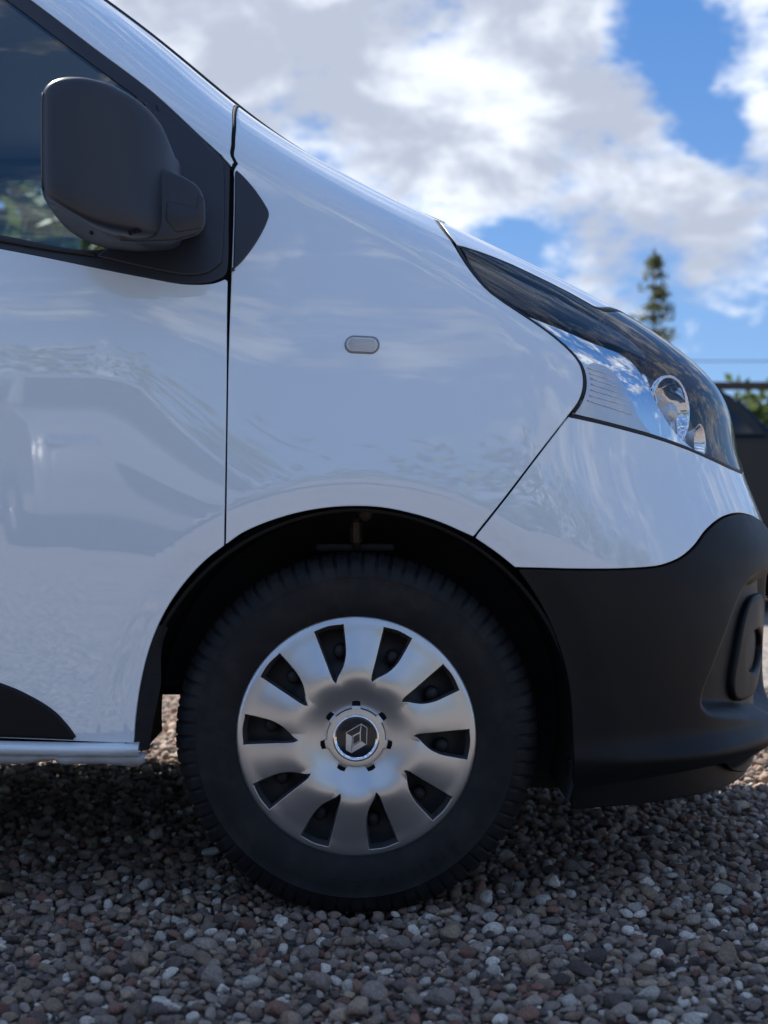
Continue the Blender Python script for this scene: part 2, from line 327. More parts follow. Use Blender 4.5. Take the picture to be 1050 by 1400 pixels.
def panel(name, poly, mat, parent, holes=(), res=.014, off=0.0, gap=.0022, roll=.0018, depth=.014, fn=S0, mirror=False, rim=True, back=False, draft=0.0, follow=None):
    """a sheet on the surface fn bounded by poly (CCW), its edges rolled inwards"""
    loops = [inset(poly, gap + roll)] + [inset(h[::-1] if area(h) > 0 else h, gap + roll) for h in holes]
    b = np.vstack(loops); edges = []; k = 0
    for l in loops: edges += [(k + i, k + (i + 1) % len(l)) for i in range(len(l))]; k += len(l)
    lo, hi = b.min(0), b.max(0); gx, gy = np.meshgrid(np.arange(lo[0], hi[0], res), np.arange(lo[1], hi[1], res)); g = np.stack([gx.ravel(), gy.ravel()], 1)
    m = inside(g, loops[0])
    for l in loops[1:]: m &= ~inside(g, l)
    g = g[m]
    for l in loops: g = g[pdist(g, l) > res * .45]
    if follow is not None:                        # extra rows of points along a crease inside the sheet
        sg = pdist(g, follow) * np.where(inside(g, follow), 1, -1); g = g[(sg < -.0075) | (sg > .035)]
        ex = np.vstack([spline_closed(inset(follow, d)) for d in (-.0055, -.002, .002, .0065, .011, .0155, .020, .0245, .029, .0325)]); ex = ex[inside(ex, loops[0])]; ex = ex[pdist(ex, loops[0]) > res * .5]; g = np.vstack([g, ex])
    pts = np.vstack([b, g]); v2, _, f2, ov, _, _ = delaunay_2d_cdt([Vector(p) for p in pts], edges, [], 0, 1e-7)
    q = np.array([tuple(p) for p in v2]); f2 = np.array([f for f in f2 if len(f) == 3]); cen = q[f2].mean(1); keep = inside(cen, loops[0])
    for l in loops[1:]: keep &= ~inside(cen, l)
    f2 = f2[keep]
    aa = q[f2]; ar = (aa[:, 1, 0] - aa[:, 0, 0]) * (aa[:, 2, 1] - aa[:, 0, 1]) - (aa[:, 2, 0] - aa[:, 0, 0]) * (aa[:, 1, 1] - aa[:, 0, 1]); f2[ar < 0] = f2[ar < 0][:, ::-1]
    inv = {}
    for i, l in enumerate(ov):
        for o in l: inv[o] = i
    P, n = frame(q[:, 0], q[:, 1], fn); P = P + n * off
    V = [P]; N = [n]; Fc = [tuple(f) for f in f2]; base = len(P); k = 0
    if rim:
        for l in loops:
            id0 = np.array([inv[k + i] for i in range(len(l))]); k += len(l); p = P[id0]; nn = n[id0]
            T = np.roll(p, -1, 0) - np.roll(p, 1, 0); T /= np.linalg.norm(T, axis=1)[:, None] + 1e-12; out = np.cross(T, nn)
            rings = [(.62, .20, .45), (.92, .62, .85), (1.0, 1.2, 1.0)]; prev = id0
            for (o, dn, tn) in rings + [(1.0, None, 1.0)]:
                dd = depth if dn is None else dn * roll
                V.append(p + out * (roll * o + (draft if dn is None else 0)) - nn * dd); w_ = nn * (1 - tn) + out * tn; N.append(w_ / np.linalg.norm(w_, axis=1)[:, None])
                cur = np.arange(base, base + len(l)); base += len(l)
                for i in range(len(l)): j = (i + 1) % len(l); Fc.append((prev[i], cur[i], cur[j], prev[j]))
                prev = cur
    V = np.vstack(V); N = np.vstack(N)
    if back:
        V2 = V.copy(); nb = len(V); V = np.vstack([V, P - n * depth]); N = np.vstack([N, -n]); Fc += [tuple(int(x) + nb for x in f[::-1]) for f in f2]
    if mirror: V[:, 1] = 2 * YC - V[:, 1]; N[:, 1] *= -1; Fc = [f[::-1] for f in Fc]
    return mesh_obj(name, V, Fc, mat, parent, True, N)

# ------------------------------------------------------------------ the van
van = empty('van', (0, YC, 0)); tag(van, 'white panel van with black bumper and silver wheel cover parked on the gravel', 'van')
# boundaries shared by neighbouring panels (pixels of the photograph, met with the body surface)
DOOR_GAP = [(325, 143), (320.5, 170), (317.5, 230), (316, 300), (313.6, 386), (312, 450), (310.5, 550), (309, 650), (307.5, 747)]
ARCH_REAR = [(307.5, 747), (285, 764), (262, 787), (238, 818), (219, 851), (203, 893), (192, 940), (186, 985), (184, 1017)]
ARCH_FENDER = [(307.5, 747), (330, 731), (360, 717), (400, 704), (440, 696), (480, 693), (520, 694.5), (560, 702), (600, 714), (648, 735)]
BUMPER_GAP = [(648, 735), (690, 682), (735, 623), (777, 569)]
LAMP_REAR = [(777, 569), (790, 552), (797, 535), (798, 515), (791, 494), (765, 467), (735, 444), (700, 421), (665, 395), (640, 364), (622, 334)]
LAMP_TOP = [(622, 334), (660, 346), (700, 362), (740, 381), (780, 401), (812, 419), (.500, 1.19, 0), (.535, 1.13, 0), (.56, 1.06, 0), (.572, .98, 0), (.565, .89, 0)]
LAMP_LOW = [(.565, .89, 0), (.535, .86, 0), (1000, 641), (970, 627), (940, 614), (900, 600), (850, 586), (810, 576), (777, 569)]
A_EDGE = [(.50, 1.90, 0), (.515, 1.84, 0), (.535, 1.76, 0), (.535, 1.69, 0), (.530, 1.645, 0)]
BLACK_TOP = [(704, 776.5), (745, 777.5), (800, 778.5), (860, 777.5), (905, 773), (930, 763), (950, 746), (965, 726), (985, 709), (1005, 702), (1022, 703.5), (.50, .755, 0), (.56, .70, 0), (.75, .64, 0)]
BELT = [(-350, 287), (-150, 312), (0, 339.5), (60, 351), (133, 366), (200, 379), (245, 387), (270, 388), (290, 386), (306, 380)]
FRAME_EDGE = [(317, 229), (300, 210), (270, 182), (210, 126), (127, 63), (44, 0), (10, -24), (-30, -40), (-90, -48), (-330, -53)]
gap_sz = SZ(DOOR_GAP); top_gap = (float(gap_sz[0][0]), float(gap_sz[0][1]))
# door: painted sheet with the blacked-out window area cut out of it
g3 = lambda a: [tuple(p) + (0,) for p in a]
gap_hi, gap_lo = SZ(DOOR_GAP[:3]), SZ(DOOR_GAP[4:])
door_poly = outline([[(.530, 1.645, 0)] + g3(gap_hi), FRAME_EDGE, [(-330, -53), (-350, -35), (-352, 150), (-350, 287)], [(-350, 287)] + BELT[1:], g3(gap_lo), ARCH_REAR, [(184, 1017), (150, 1016), (0, 1010), (-250, 1003), (-425, 1000)], [(-425, 1000), (-425, -88)], [(-425, -88), (.28, 1.90, 0), (.50, 1.90, 0)], A_EDGE])
WIN = [BELT, [(306, 380), (312, 373), (315.5, 300), (317, 229)], FRAME_EDGE, [(-330, -53), (-350, -35), (-352, 150), (-350, 287)]]
win_poly = outline(WIN)
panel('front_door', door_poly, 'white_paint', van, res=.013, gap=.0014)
GLASS = [[(-322, 284), (-150, 300), (0, 320), (50, 330), (100, 339), (140, 339), (158, 333), (170, 318), (190, 260), (203, 195), (204, 160), (194, 136)], [(194, 136), (100, 67), (11, 0), (-15, -17), (-50, -31), (-110, -37), (-310, -42)], [(-310, -42), (-326, 0), (-326, 150), (-322, 284)]]
glass_poly = outline(GLASS)
surround = panel('window_surround', win_poly, 'satin_plastic', van, holes=[glass_poly], off=-.002, gap=.001, depth=.02)
panel('window_glass', glass_poly, 'window_glass', van, off=-.007, gap=-.004, rim=False, res=.03)
# seal along the lower edge of the window, and the sail panel that carries the mirror
panel('mirror_sail', outline([[(130, 350), (170, 318), (190, 260), (203, 195), (205, 160), (212, 140)], [(212, 140), (270, 187), (308, 226)], [(308, 226), (309, 300), (305, 360)], [(305, 360), (285, 374), (262, 377), (220, 371), (130, 350)]]), 'satin_plastic', van, off=.004, gap=0, roll=.003, depth=.012)
seal_px = [(-330, 284), (-150, 305), (0, 328), (60, 339), (130, 349)]
V, Fc = tube([frame(np.array([s]), np.array([z]))[0][0] + np.array([0, -.002, 0]) for s, z in spline(SZ(seal_px), .03)], .004, 8); mesh_obj('window_seal', V, Fc, 'rubber_seal', van)
# fender with its black triangle and side marker
FEND_TOP = [(.545, 1.62, 0), (.54, 1.53, 0), (.53, 1.44, 0), (.50, 1.385, 0)]
h600 = hit(597, 302)
fender_poly = outline([[tuple(p) + (0,) for p in gap_sz], ARCH_FENDER, BUMPER_GAP, LAMP_REAR, [(622, 334), (608, 316), h600 + (0,)], [h600 + (0,), (.50, 1.372, 0)], [(.50, 1.372, 0), (.53, 1.44, 0), (.54, 1.53, 0), (.54, 1.638, 0)]])
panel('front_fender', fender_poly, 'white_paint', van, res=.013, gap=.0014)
panel('fender_trim', outline([[(319, 231), (330, 239), (347, 257), (364, 281), (370, 293), (367, 306), (352, 334), (330, 362), (316.5, 373)], [(316.5, 373), (318, 300), (319, 231)]]), 'satin_plastic', van, off=.0035, gap=0, roll=.0035, depth=.012)
# painted part of the bumper
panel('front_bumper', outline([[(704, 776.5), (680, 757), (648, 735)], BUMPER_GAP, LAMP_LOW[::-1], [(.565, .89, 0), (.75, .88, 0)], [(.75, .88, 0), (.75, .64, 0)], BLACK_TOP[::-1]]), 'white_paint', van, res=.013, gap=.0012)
# black lower bumper: recess for the fog lamp and a rolled lip, as displacement along the normal
REC = outline([[(1052, 781), (1035, 784), (1022, 797), (1010, 822), (995, 862), (975, 915), (962, 948), (961, 966), (972, 977), (1000, 981), (1040, 983), (1052, 982), (.60, .31, 0), (.66, .36, 0), (.66, .62, 0), (.60, .69, 0)]], .01)
Z_LIP = .773 - 300 * 3.16 / 2000
def SB(s, z):
    P = S0(s, z); e = 1e-3; n = np.cross(S0(s + e, z) - P, S0(s, z + e) - P); n /= np.linalg.norm(n, axis=-1, keepdims=True)
    sh = np.shape(s * z); q = np.stack([np.broadcast_to(s, sh).ravel(), np.broadcast_to(z, sh).ravel()], 1)
    d = pdist(q, REC) * np.where(inside(q, REC), 1, -1); d = d.reshape(sh)
    w1 = -.045 * sstep((d + .006) / .036)
    k = sstep((s + .05) / .35)
    w2 = k * (.020 * np.exp(-((z - Z_LIP) / .026)**2) - .035 * sstep((Z_LIP - .02 - z) / .045))
    bl = .012 * sstep((.10 - np.abs(z - .70)) / .1) * sstep((s - .30) / .2)
    return P + n * (w1 + w2 + bl)[..., None]
lower = panel('lower_bumper', outline([[(704, 776.5), (714, 790), (731, 815), (750, 850), (765, 890), (775, 930), (780, 970), (782, 1020), (783, 1084)], [(783, 1084), (850, 1076), (920, 1064), (985, 1046), (.46, .215, 0), (.56, .225, 0), (.75, .235, 0)], [(.75, .235, 0), (.75, .64, 0)], BLACK_TOP[::-1]]), 'black_plastic', van, res=.0062, gap=.0018, roll=.003, fn=SB, follow=REC)
def SBo(o):
    return lambda s, z: (lambda P, n: P + n * o)(*frame(s, z, S0))
c0 = hit(1046, 893); sc = c0[0] + .028; zc = c0[1] - .004
def rr_poly(hs, hz, n=40, p=3.2, lean=.0):
    a = np.linspace(0, 2 * math.pi, n, endpoint=False); x = np.sign(np.cos(a)) * np.abs(np.cos(a))**(2 / p) * hs; y = np.sign(np.sin(a)) * np.abs(np.sin(a))**(2 / p) * hz
    return np.stack([sc + x + lean * y, zc + y + .012], 1)
ea = np.linspace(0, 2 * math.pi, 40, endpoint=False)
hole = np.stack([sc + .008 + .046 * np.cos(ea), zc + .046 * np.sin(ea)], 1)
panel('fog_lamp_surround', rr_poly(.076, .112, lean=.20), 'black_plastic', lower, holes=[hole], off=-.031, gap=0, roll=.010, depth=.03, res=.01)
panel('fog_lamp', hole, 'dark_glass', lower, off=-.050, gap=-.003, rim=False, res=.012)
# splitter under the bumper, set back
spl = panel('bumper_splitter', outline([[(783, 1050), (850, 1044), (930, 1034), (985, 1024), (.50, .275, 0), (.60, .28, 0), (.75, .28, 0)], [(.75, .28, 0), (.75, .20, 0)], [(.75, .20, 0), (.60, .19, 0), (.50, .193, 0), (985, 1096), (920, 1109), (850, 1117), (785, 1120)], [(785, 1119), (783, 1050)]]), 'black_plastic', van, fn=SBo(-.05), gap=0, roll=.004, depth=.02)
# bonnet, windscreen, grille
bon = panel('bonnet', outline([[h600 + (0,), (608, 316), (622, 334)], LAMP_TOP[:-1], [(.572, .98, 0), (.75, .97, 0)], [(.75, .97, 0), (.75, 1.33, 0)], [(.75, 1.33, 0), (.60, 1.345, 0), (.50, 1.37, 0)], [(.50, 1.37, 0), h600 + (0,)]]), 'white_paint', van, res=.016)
panel('grille', outline([[(.575, .965, 0), (.565, .895, 0)], [(.565, .895, 0), (.75, .885, 0)], [(.75, .885, 0), (.75, .965, 0)], [(.75, .965, 0), (.575, .965, 0)]]), 'gloss_black', van, res=.02)
ws_poly = outline([[(.515, 1.385, 0), (.75, 1.35, 0)], [(.75, 1.35, 0), (.75, 1.89, 0)], [(.75, 1.89, 0), (.52, 1.89, 0)], [(.52, 1.89, 0), (.555, 1.76, 0), (.558, 1.64, 0), (.55, 1.5, 0), (.515, 1.385, 0)]])
panel('windscreen', ws_poly, 'window_glass', van, off=.001, gap=0, rim=False, res=.04)
panel('windscreen.001', ws_poly, 'window_glass', van, off=.001, gap=0, rim=False, res=.04, mirror=True)
V, Fc = tube([frame(np.array([s]), np.array([z]))[0][0] for s, z in spline(np.array([(.50, 1.91), (.520, 1.84), (.543, 1.76), (.543, 1.69), (.545, 1.645), (.550, 1.60), (.548, 1.53), (.54, 1.46), (.515, 1.385)]), .02)], .005, 8); mesh_obj('windscreen_seal', V, Fc, 'rubber_seal', van)
for ln in ([h600 + (0,), (608, 316), (622, 334)], [(.528, 1.648, 0)] + g3(gap_hi)):  # black tubes added as shade in the gaps where panel edges caught sun
    V, Fc = tube([frame(np.array([s]), np.array([z]))[0][0] - frame(np.array([s]), np.array([z]))[1][0] * .0025 for s, z in spline(SZ(ln), .01)], .0042, 8); mesh_obj('gap_shade', V, Fc, 'inner_black', van)
# ---- headlight
def on(s, z, o): P, n = frame(np.atleast_1d(float(s)), np.atleast_1d(float(z))); return P[0] + n[0] * o
lamp_poly = outline([LAMP_REAR, LAMP_TOP, LAMP_LOW], .007)
lens = panel('headlight', lamp_poly, 'lens_plastic', van, res=.011, gap=.004, roll=.003, depth=.004)
lens['label'] = 'clear headlight with chrome trim inside'
panel('headlight_housing', inset(lamp_poly, .008), 'lamp_grey', lens, off=-.085, gap=0, rim=False, res=.02)
# side walls of the housing
ring = inset(lamp_poly, .007); P1, N1 = frame(ring[:, 0], ring[:, 1]); n_ = len(ring)
mesh_obj('housing_wall', np.vstack([P1 - N1 * .004, P1 - N1 * .09]), [(i, i + n_, (i + 1) % n_ + n_, (i + 1) % n_) for i in range(n_)], 'gloss_black', lens)
panel('dark_bezel', outline([[(628, 341), (660, 354), (700, 370), (740, 389), (780, 409), (815, 428), (850, 448), (880, 470), (895, 490)], [(895, 490), (872, 478), (850, 468), (820, 458), (780, 442), (740, 425), (707, 415)], [(707, 415), (670, 389), (645, 361), (628, 341)]]), 'gloss_black', lens, off=-.012, gap=0, roll=.002, depth=.02)
panel('chrome_trim', outline([[(705, 420), (740, 443), (768, 465), (789, 490), (796.5, 515), (795, 537), (783, 566)], [(783, 566), (850, 582), (910, 598), (962, 615)], [(962, 615), (938, 595), (915, 565), (900, 535), (885, 508), (868, 486), (848, 474)], [(848, 474), (815, 462), (780, 447), (740, 432), (705, 420)]]), 'chrome', lens, off=-.016, gap=0, roll=.002, depth=.03)
panel('frosted_trim', outline([[(800, 498), (820, 493), (840, 502), (855, 520), (868, 545), (880, 570), (897, 592)], [(897, 592), (850, 580), (788, 565)], [(788, 565), (797, 540), (800, 498)]]), 'frosted_chrome', lens, off=-.0125, gap=0, roll=.001, depth=.003)
for (a, b, c, d) in ((807, 500, 834, 508), (809, 507.5, 841, 517), (811, 515, 846, 526), (812, 523, 851, 535), (811, 531, 856, 544), (809, 539, 861, 552.5), (806, 546, 868, 565)):
    e0, e1 = hit(a, b), hit(c, d); p = [on(e0[0] + (e1[0] - e0[0]) * t, e0[1] + (e1[1] - e0[1]) * t, -.0118) for t in np.linspace(0, 1, 6)]
    V, Fc = tube(p, .0016, 6); mesh_obj('chrome_rib', V, Fc, 'chrome', lens)
panel('chrome_fin', outline([[(886, 508), (896, 500), (903, 515), (912, 545), (930, 580), (965, 613)], [(965, 613), (940, 595), (917, 565), (902, 535), (886, 508)]]), 'chrome', lens, off=-.030, gap=0, roll=.002, depth=.03)
lc = on(*hit(950, 560), -.075)
panel('inner_reflector', outline([[(914, 502), (940, 520), (968, 556), (985, 596), (982, 622)], [(982, 622), (958, 610), (930, 572), (910, 535), (914, 502)]]), 'frosted_chrome', lens, off=-.064, gap=0, roll=.001, depth=.01)
for k in range(6):
    e0, e1 = hit(918 + 11 * k, 506 + 13 * k), hit(922 + 11 * k, 556 + 12 * k); V, Fc = tube([on(e0[0] + (e1[0] - e0[0]) * q, e0[1] + (e1[1] - e0[1]) * q, -.062) for q in np.linspace(0, 1, 6)], .0018, 6); mesh_obj('reflector_rib', V, Fc, 'chrome', lens)
def turned(V, c, az): ca, sa = math.cos(az), math.sin(az); return [(c[0] + x * ca - y * sa, c[1] + x * sa + y * ca, c[2] + z) for x, y, z in V]
lc = on(*hit(945, 556), -.060)
V, Fc = lathe([(.014, -.034), (.036, -.029), (.057, -.013), (.069, .008), (.071, .013), (.075, .013), (.075, .003)], 40, (0, 0, 0), axis='X'); mesh_obj('reflector', turned(V, lc, R(-42)), Fc, 'chrome', lens)
V, Fc = lathe([(.0005, .026), (.010, .024), (.019, .016), (.024, .0), (.024, -.026)], 32, (0, 0, 0), axis='X'); mesh_obj('bulb_shield', turned(V, lc, R(-42)), Fc, 'frosted_chrome', lens)
lc2 = on(*hit(985, 600), -.05)
V, Fc = lathe([(.010, -.022), (.026, -.016), (.036, .004), (.039, .006)], 32, (0, 0, 0), axis='X'); mesh_obj('reflector', turned(V, lc2, R(-30)), Fc, 'chrome', lens)
V, Fc = tube([on(s, z, -.003) for s, z in inset(lamp_poly, .0012)[::2]], .0042, 6, True); mesh_obj('headlight_seal', V, Fc, 'rubber_seal', lens)
# ---- side marker
ms, mz = hit(495, 471.5); ang = R(3)
def pill(hw, hh, n=48):
    a = np.linspace(0, 2 * math.pi, n, endpoint=False); x = np.cos(a) * hh + np.where(np.cos(a) > 0, hw - hh, hh - hw); y = np.sin(a) * hh
    X_, Z_ = ms + float(XS(mz)) + x * math.cos(-ang) - y * math.sin(-ang), mz + x * math.sin(-ang) + y * math.cos(-ang)
    return np.stack([X_ - XS(Z_), Z_], 1)
marker = panel('side_marker', pill(.0338, .0172), 'marker_grey', van, off=.0025, gap=0, roll=.002, depth=.008, res=.006)
panel('marker_reflector', pill(.030, .0138), 'marker_silver', marker, off=.0035, gap=0, roll=.001, depth=.003, res=.006)
m_lens = panel('marker_lens', pill(.030, .0138), 'marker_lens', marker, off=.006, gap=0, roll=.003, depth=.004, res=.005)
for k in range(8):
    z0 = mz + (k - 3.5) * .0029; half = .027 - .55 * abs(k - 3.5) * .0022
    V, Fc = tube([on(ms + float(XS(mz)) + t * half - float(XS(z0 - t * half * math.tan(ang))), z0 - t * half * math.tan(ang), .0045) for t in (-1, -.5, 0, .5, 1)], .0011, 6); mesh_obj('lens_rib', V, Fc, 'marker_silver', marker)
# ---- sill, cladding and the wrinkled flange
clad = panel('side_cladding', outline([[(-425, 905), (-200, 905), (-60, 917), (0, 933), (40, 950), (75, 972), (97, 996), (108, 1012)], [(108, 1012), (0, 1008), (-425, 1000)], [(-425, 1000), (-425, 905)]]), 'black_plastic', van, off=.006, gap=0, roll=.006, depth=.012)
sill_p = [(.773 - (v - 700) * 2.79 / 2000) for v in (1017, 1022, 1028, 1034)]
prof = [(.034, sill_p[0] + .002), (.022, sill_p[0] - .003), (.018, sill_p[1]), (.019, sill_p[2]), (.028, sill_p[3]), (.05, sill_p[3] - .004)]
xs = np.linspace(-4.0, -.415, 60); V = []; Fc = []
for i, x in enumerate(xs):
    rise = .010 * sstep((-x - .45) / .6)
    e = 1 - sstep((x + .425) / .010) * .4
    for (y, z) in prof: V.append((x, y + (1 - e) * .02, z + rise))
m_ = len(prof)
for i in range(len(xs) - 1):
    for j in range(m_ - 1): a = i * m_ + j; Fc.append((a, a + m_, a + m_ + 1, a + 1))
Fc.append(tuple((len(xs) - 1) * m_ + j for j in range(m_))); mesh_obj('sill', V, Fc, 'white_paint', van)
V = []; Fc = []; xs = np.linspace(-1.5, -.404, 90)
for i, x in enumerate(xs):
    u = 525 + (x - .053) * 2000 / 2.80
    wv = .004 * math.sin(u * .045) + .003 * math.sin(u * .11 + 1) + (.004 if 95 < u < 142 else 0)
    drop = np.interp(u, [-500, 20, 60, 78, 84, 135, 142, 148, 180, 195, 203], [.016, .018, .012, .007, .014, .016, .012, .014, .022, .016, .004])
    for (y, dz) in ((.050, .004), (.034 + wv, -drop * .45), (.040 + wv * 1.6, -drop), (.055, -drop - .001)): V.append((x, y, sill_p[3] + .010 * sstep((-x - .45) / .6) + dz))
for i in range(len(xs) - 1):
    for j in range(3): a = i * 4 + j; Fc.append((a, a + 4, a + 5, a + 1))
o = mesh_obj('sill_flange', V, Fc, 'bare_white', van); sm = o.modifiers.new('solid', 'SOLIDIFY'); sm.thickness = .0025
bm = bmesh.new(); box_bm(bm, (-2.2, 2 * YC - .05, .29), (3.6, .05, .11), .01); bm_obj('sill', bm, 'white_paint', van, angle=40)  # unseen far sill, shaped lower than the near one to block sun underneath
# ---- wheel arch liner
def skin(x, z): return float(S0(np.array(x - float(XS(z))), np.array(float(z)))[1])
V = []; Fc = []; na = 60; ys = [.016, .022, .05, .10, .20, .32, .36]
def arch_r(a):   # radius of the opening behind the painted edge
    return .437 - .010 * abs(math.cos(a))
for i in range(na + 1):
    a = R(-17) + (R(202)) * i / na
    for j, y in enumerate(ys):
        rj = arch_r(a) - (.0 if j == 0 else .006) + (.02 if j in (3, 4) else 0) * math.sin(max(0, a))
        V.append((rj * math.cos(a), max(y, skin(rj * math.cos(a), max(.15, WZ + rj * math.sin(a))) + .006 * (j + 1)) if j < 3 else y, WZ + rj * math.sin(a)))
for i in range(na):
    for j in range(len(ys) - 1): p = i * len(ys) + j; Fc.append((p, p + 1, p + 1 + len(ys), p + len(ys)))
mesh_obj('wheel_arch_liner', V, Fc, 'liner_felt', van)
bm = bmesh.new(); box_bm(bm, (0, .385, .62), (.9, .03, .44)); box_bm(bm, (.40, .402, .40), (.32, .03, .44)); bm_obj('arch_inner_wall', bm, 'liner_felt', van)
# rear flap and front flap of the liner
for nm, a0, a1, dy in (('arch_flap', 150, 184, .022),):
    V = []; Fc = []; n = 24
    for i in range(n + 1):
        a = R(a0 + (a1 - a0) * i / n); wd_ = .018 + (.016 + .012 * math.sin(math.pi * i / n)) * float(sstep(i / 12))
        for rr, yy in ((.452 - .010 * abs(math.cos(a)) , dy - .006), (.434 - .010 * abs(math.cos(a)), dy), (.434 - wd_, dy + .022)): V.append((rr * math.cos(a), yy - .016 + skin(rr * math.cos(a), max(.15, WZ + rr * math.sin(a))), WZ + rr * math.sin(a)))
    for i in range(n):
        for j in range(2): p = i * 3 + j; Fc.append((p, p + 1, p + 4, p + 3))
    mesh_obj(nm, V, Fc, 'liner_felt', van)
# suspension top seen above the tyre
bm = bmesh.new(); box_bm(bm, (-.005, .22, .702), (.16, .10, .018), .008); bm_obj('spring_seat', bm, 'steel_dark', van, angle=40)
V, Fc = lathe([(.001, -.02), (.012, -.02), (.012, .02)], 6, (0, 0, 0)); V = [(-.002 + x, .16 + z, .732 + y) for x, y, z in V]; mesh_obj('strut_bolt', V, Fc, 'rust_metal', van, False)
V, Fc = tube([(-.002, .16, .70), (-.002, .16, .76)], .008, 8); mesh_obj('strut_rod', V, Fc, 'rust_metal', van)
V, Fc = lathe([(.001, -.012), (.014, -.012), (.016, 0), (.014, .01)], 10, (.016, .15, .770)); mesh_obj('bolt_head', V, Fc, 'rust_metal', van)
# ---- wheel
wheel = empty('wheel', (0, .14, WZ), van)
prof = [(.215, .075), (.219, .052), (.226, .044), (.236, .040), (.240, .0385), (.243, .0375), (.262, .032), (.285, .030), (.300, .0315), (.302, .0308), (.305, .0330), (.318, .039), (.327, .0455), (.333, .052), (.3385, .060), (.3415, .068), (.344, .080), (.3445, .11), (.345, .1375)]
prof = [(r * (1 + .020 * max(0, r - .24) / .10), y) for r, y in prof]; prof = prof + [(r, .275 - y) for r, y in prof[-2::-1]]
NT_, SUB = 78, 10
def tread(r, y, a, j, k):
    ph = k % SUB; jj = min(j, len(prof) - 1 - j)
    if jj >= 11:
        if ph in (0, 1): r -= {11: .0, 12: .0014, 13: .0034}.get(jj, .005); 
        if ph in (0, 1) and jj in (11, 12, 13): y += (.004 if j < len(prof) / 2 else -.004)
        if jj >= 16 and 5 <= ph <= 5 and jj < 18: r -= .004
    if jj in (12, 13, 14) and (k // SUB) % 2: r -= .0012
    return r, y
V, Fc = lathe(prof, NT_ * SUB, (0, 0, WZ), tread); V = [(x, y - .012 * max(0, .06 - z) * 2, max(z, .004 + 0 * x)) for x, y, z in V]
o = mesh_obj('tyre', V, Fc, 'tyre_rubber', wheel); o.data.set_sharp_from_angle(angle=R(38))
# raised, unreadable maker's marks low on the sidewall
for k, (a, wl, hl) in enumerate([(-100 + 4.6 * i, (2.2, .8, 2.4, 1.0, 2.6, 2.0, 1.6)[i % 7], .02) for i in range(12)]):
    bm = bmesh.new(); nseg = 4
    for q, (ra, rb) in enumerate(((.272, .276), (.280, .283), (.288, .292)) if k % 3 else ((.272, .292),)):
        ring_ = []
        for i in range(nseg + 1):
            t = R(a + wl * i / nseg); ring_.append([bm.verts.new((rr * math.cos(t), yy, WZ + rr * math.sin(t))) for rr, yy in ((ra, .0315), (ra, .0292), (rb, .0290), (rb, .0310))])
        for i in range(nseg):
            for j in range(3): bm.faces.new((ring_[i][j], ring_[i + 1][j], ring_[i + 1][j + 1], ring_[i][j + 1]))
    bm_obj('sidewall_mark', bm, 'tyre_rubber', wheel)
V, Fc = lathe([(.224, .048), (.222, .056), (.212, .062), (.205, .085), (.150, .075), (.135, .055), (.100, .048), (.06, .048), (.035, .06), (.001, .06)], 72, (0, 0, WZ)); mesh_obj('steel_rim', V, Fc, 'steel_dark', wheel)
for k in range(10):
    a = R(104 + 36 * k - 3); V, Fc = lathe([(.001, .036), (.011, .037), (.014, .045), (.014, .07)], 14, (.165 * math.cos(a), .018, WZ + .165 * math.sin(a))); mesh_obj('rim_rivet', V, Fc, 'steel_dark', wheel)
# wheel cover
KS = 1.035
HP = Spl([0, .04, .058, .070, .085, .100, .113, .125, .14, .16, .18, .198, .207, .215, .2215, .227], [.0085, .0095, .011, .0140, .0190, .0237, .0262, .0262, .0240, .0198, .0156, .0118, .0104, .0088, .0052, -.004])
def COVER(x, z):
    r = np.hypot(x, z); a = np.degrees(np.arctan2(z, x)); q = (a - 87.0 + 18) % 36 - 18      # angle from the nearest spoke's middle
    wsp = sstep((r - .085) / .05) * (1 - sstep((r - .185) / .022)); crown = -.0016 * (q / 11.0)**2 * wsp * (np.abs(q) < 18)
    return np.stack([x * KS, .046 - HP(r) - np.maximum(crown, -.008), WZ + z * KS], -1)
def pol(r, a): return (r * math.cos(R(a)), r * math.sin(R(a)))
ident = lambda p: np.array(p, float)
def circle(r, n=120, a0=0): a = np.linspace(0, 2 * math.pi, n, endpoint=False) + a0; return np.stack([r * np.cos(a), r * np.sin(a)], 1)
wins = []
for k in range(10):
    c = 104.5 + 36 * k
    wins.append(outline([[pol(.209, c + 7.3), pol(.2105, c), pol(.209, c - 8.0)], [pol(.209, c - 8.0), pol(.180, c - 8.0), pol(.158, c - 7.6), pol(.136, c - 4.8), pol(.116, c + 2.4), pol(.1075, c + 5.6)], [pol(.1075, c + 5.6), pol(.112, c + 6.9), pol(.15, c + 7.2), pol(.209, c + 7.3)]], .004, ident))
cap_hole = circle(.0535, 90)
cover = panel('wheel_cover', circle(.2268, 220), 'silver_paint', wheel, holes=wins + [cap_hole], fn=COVER, gap=0, roll=.0013, depth=.018, res=.0045, draft=.0042)
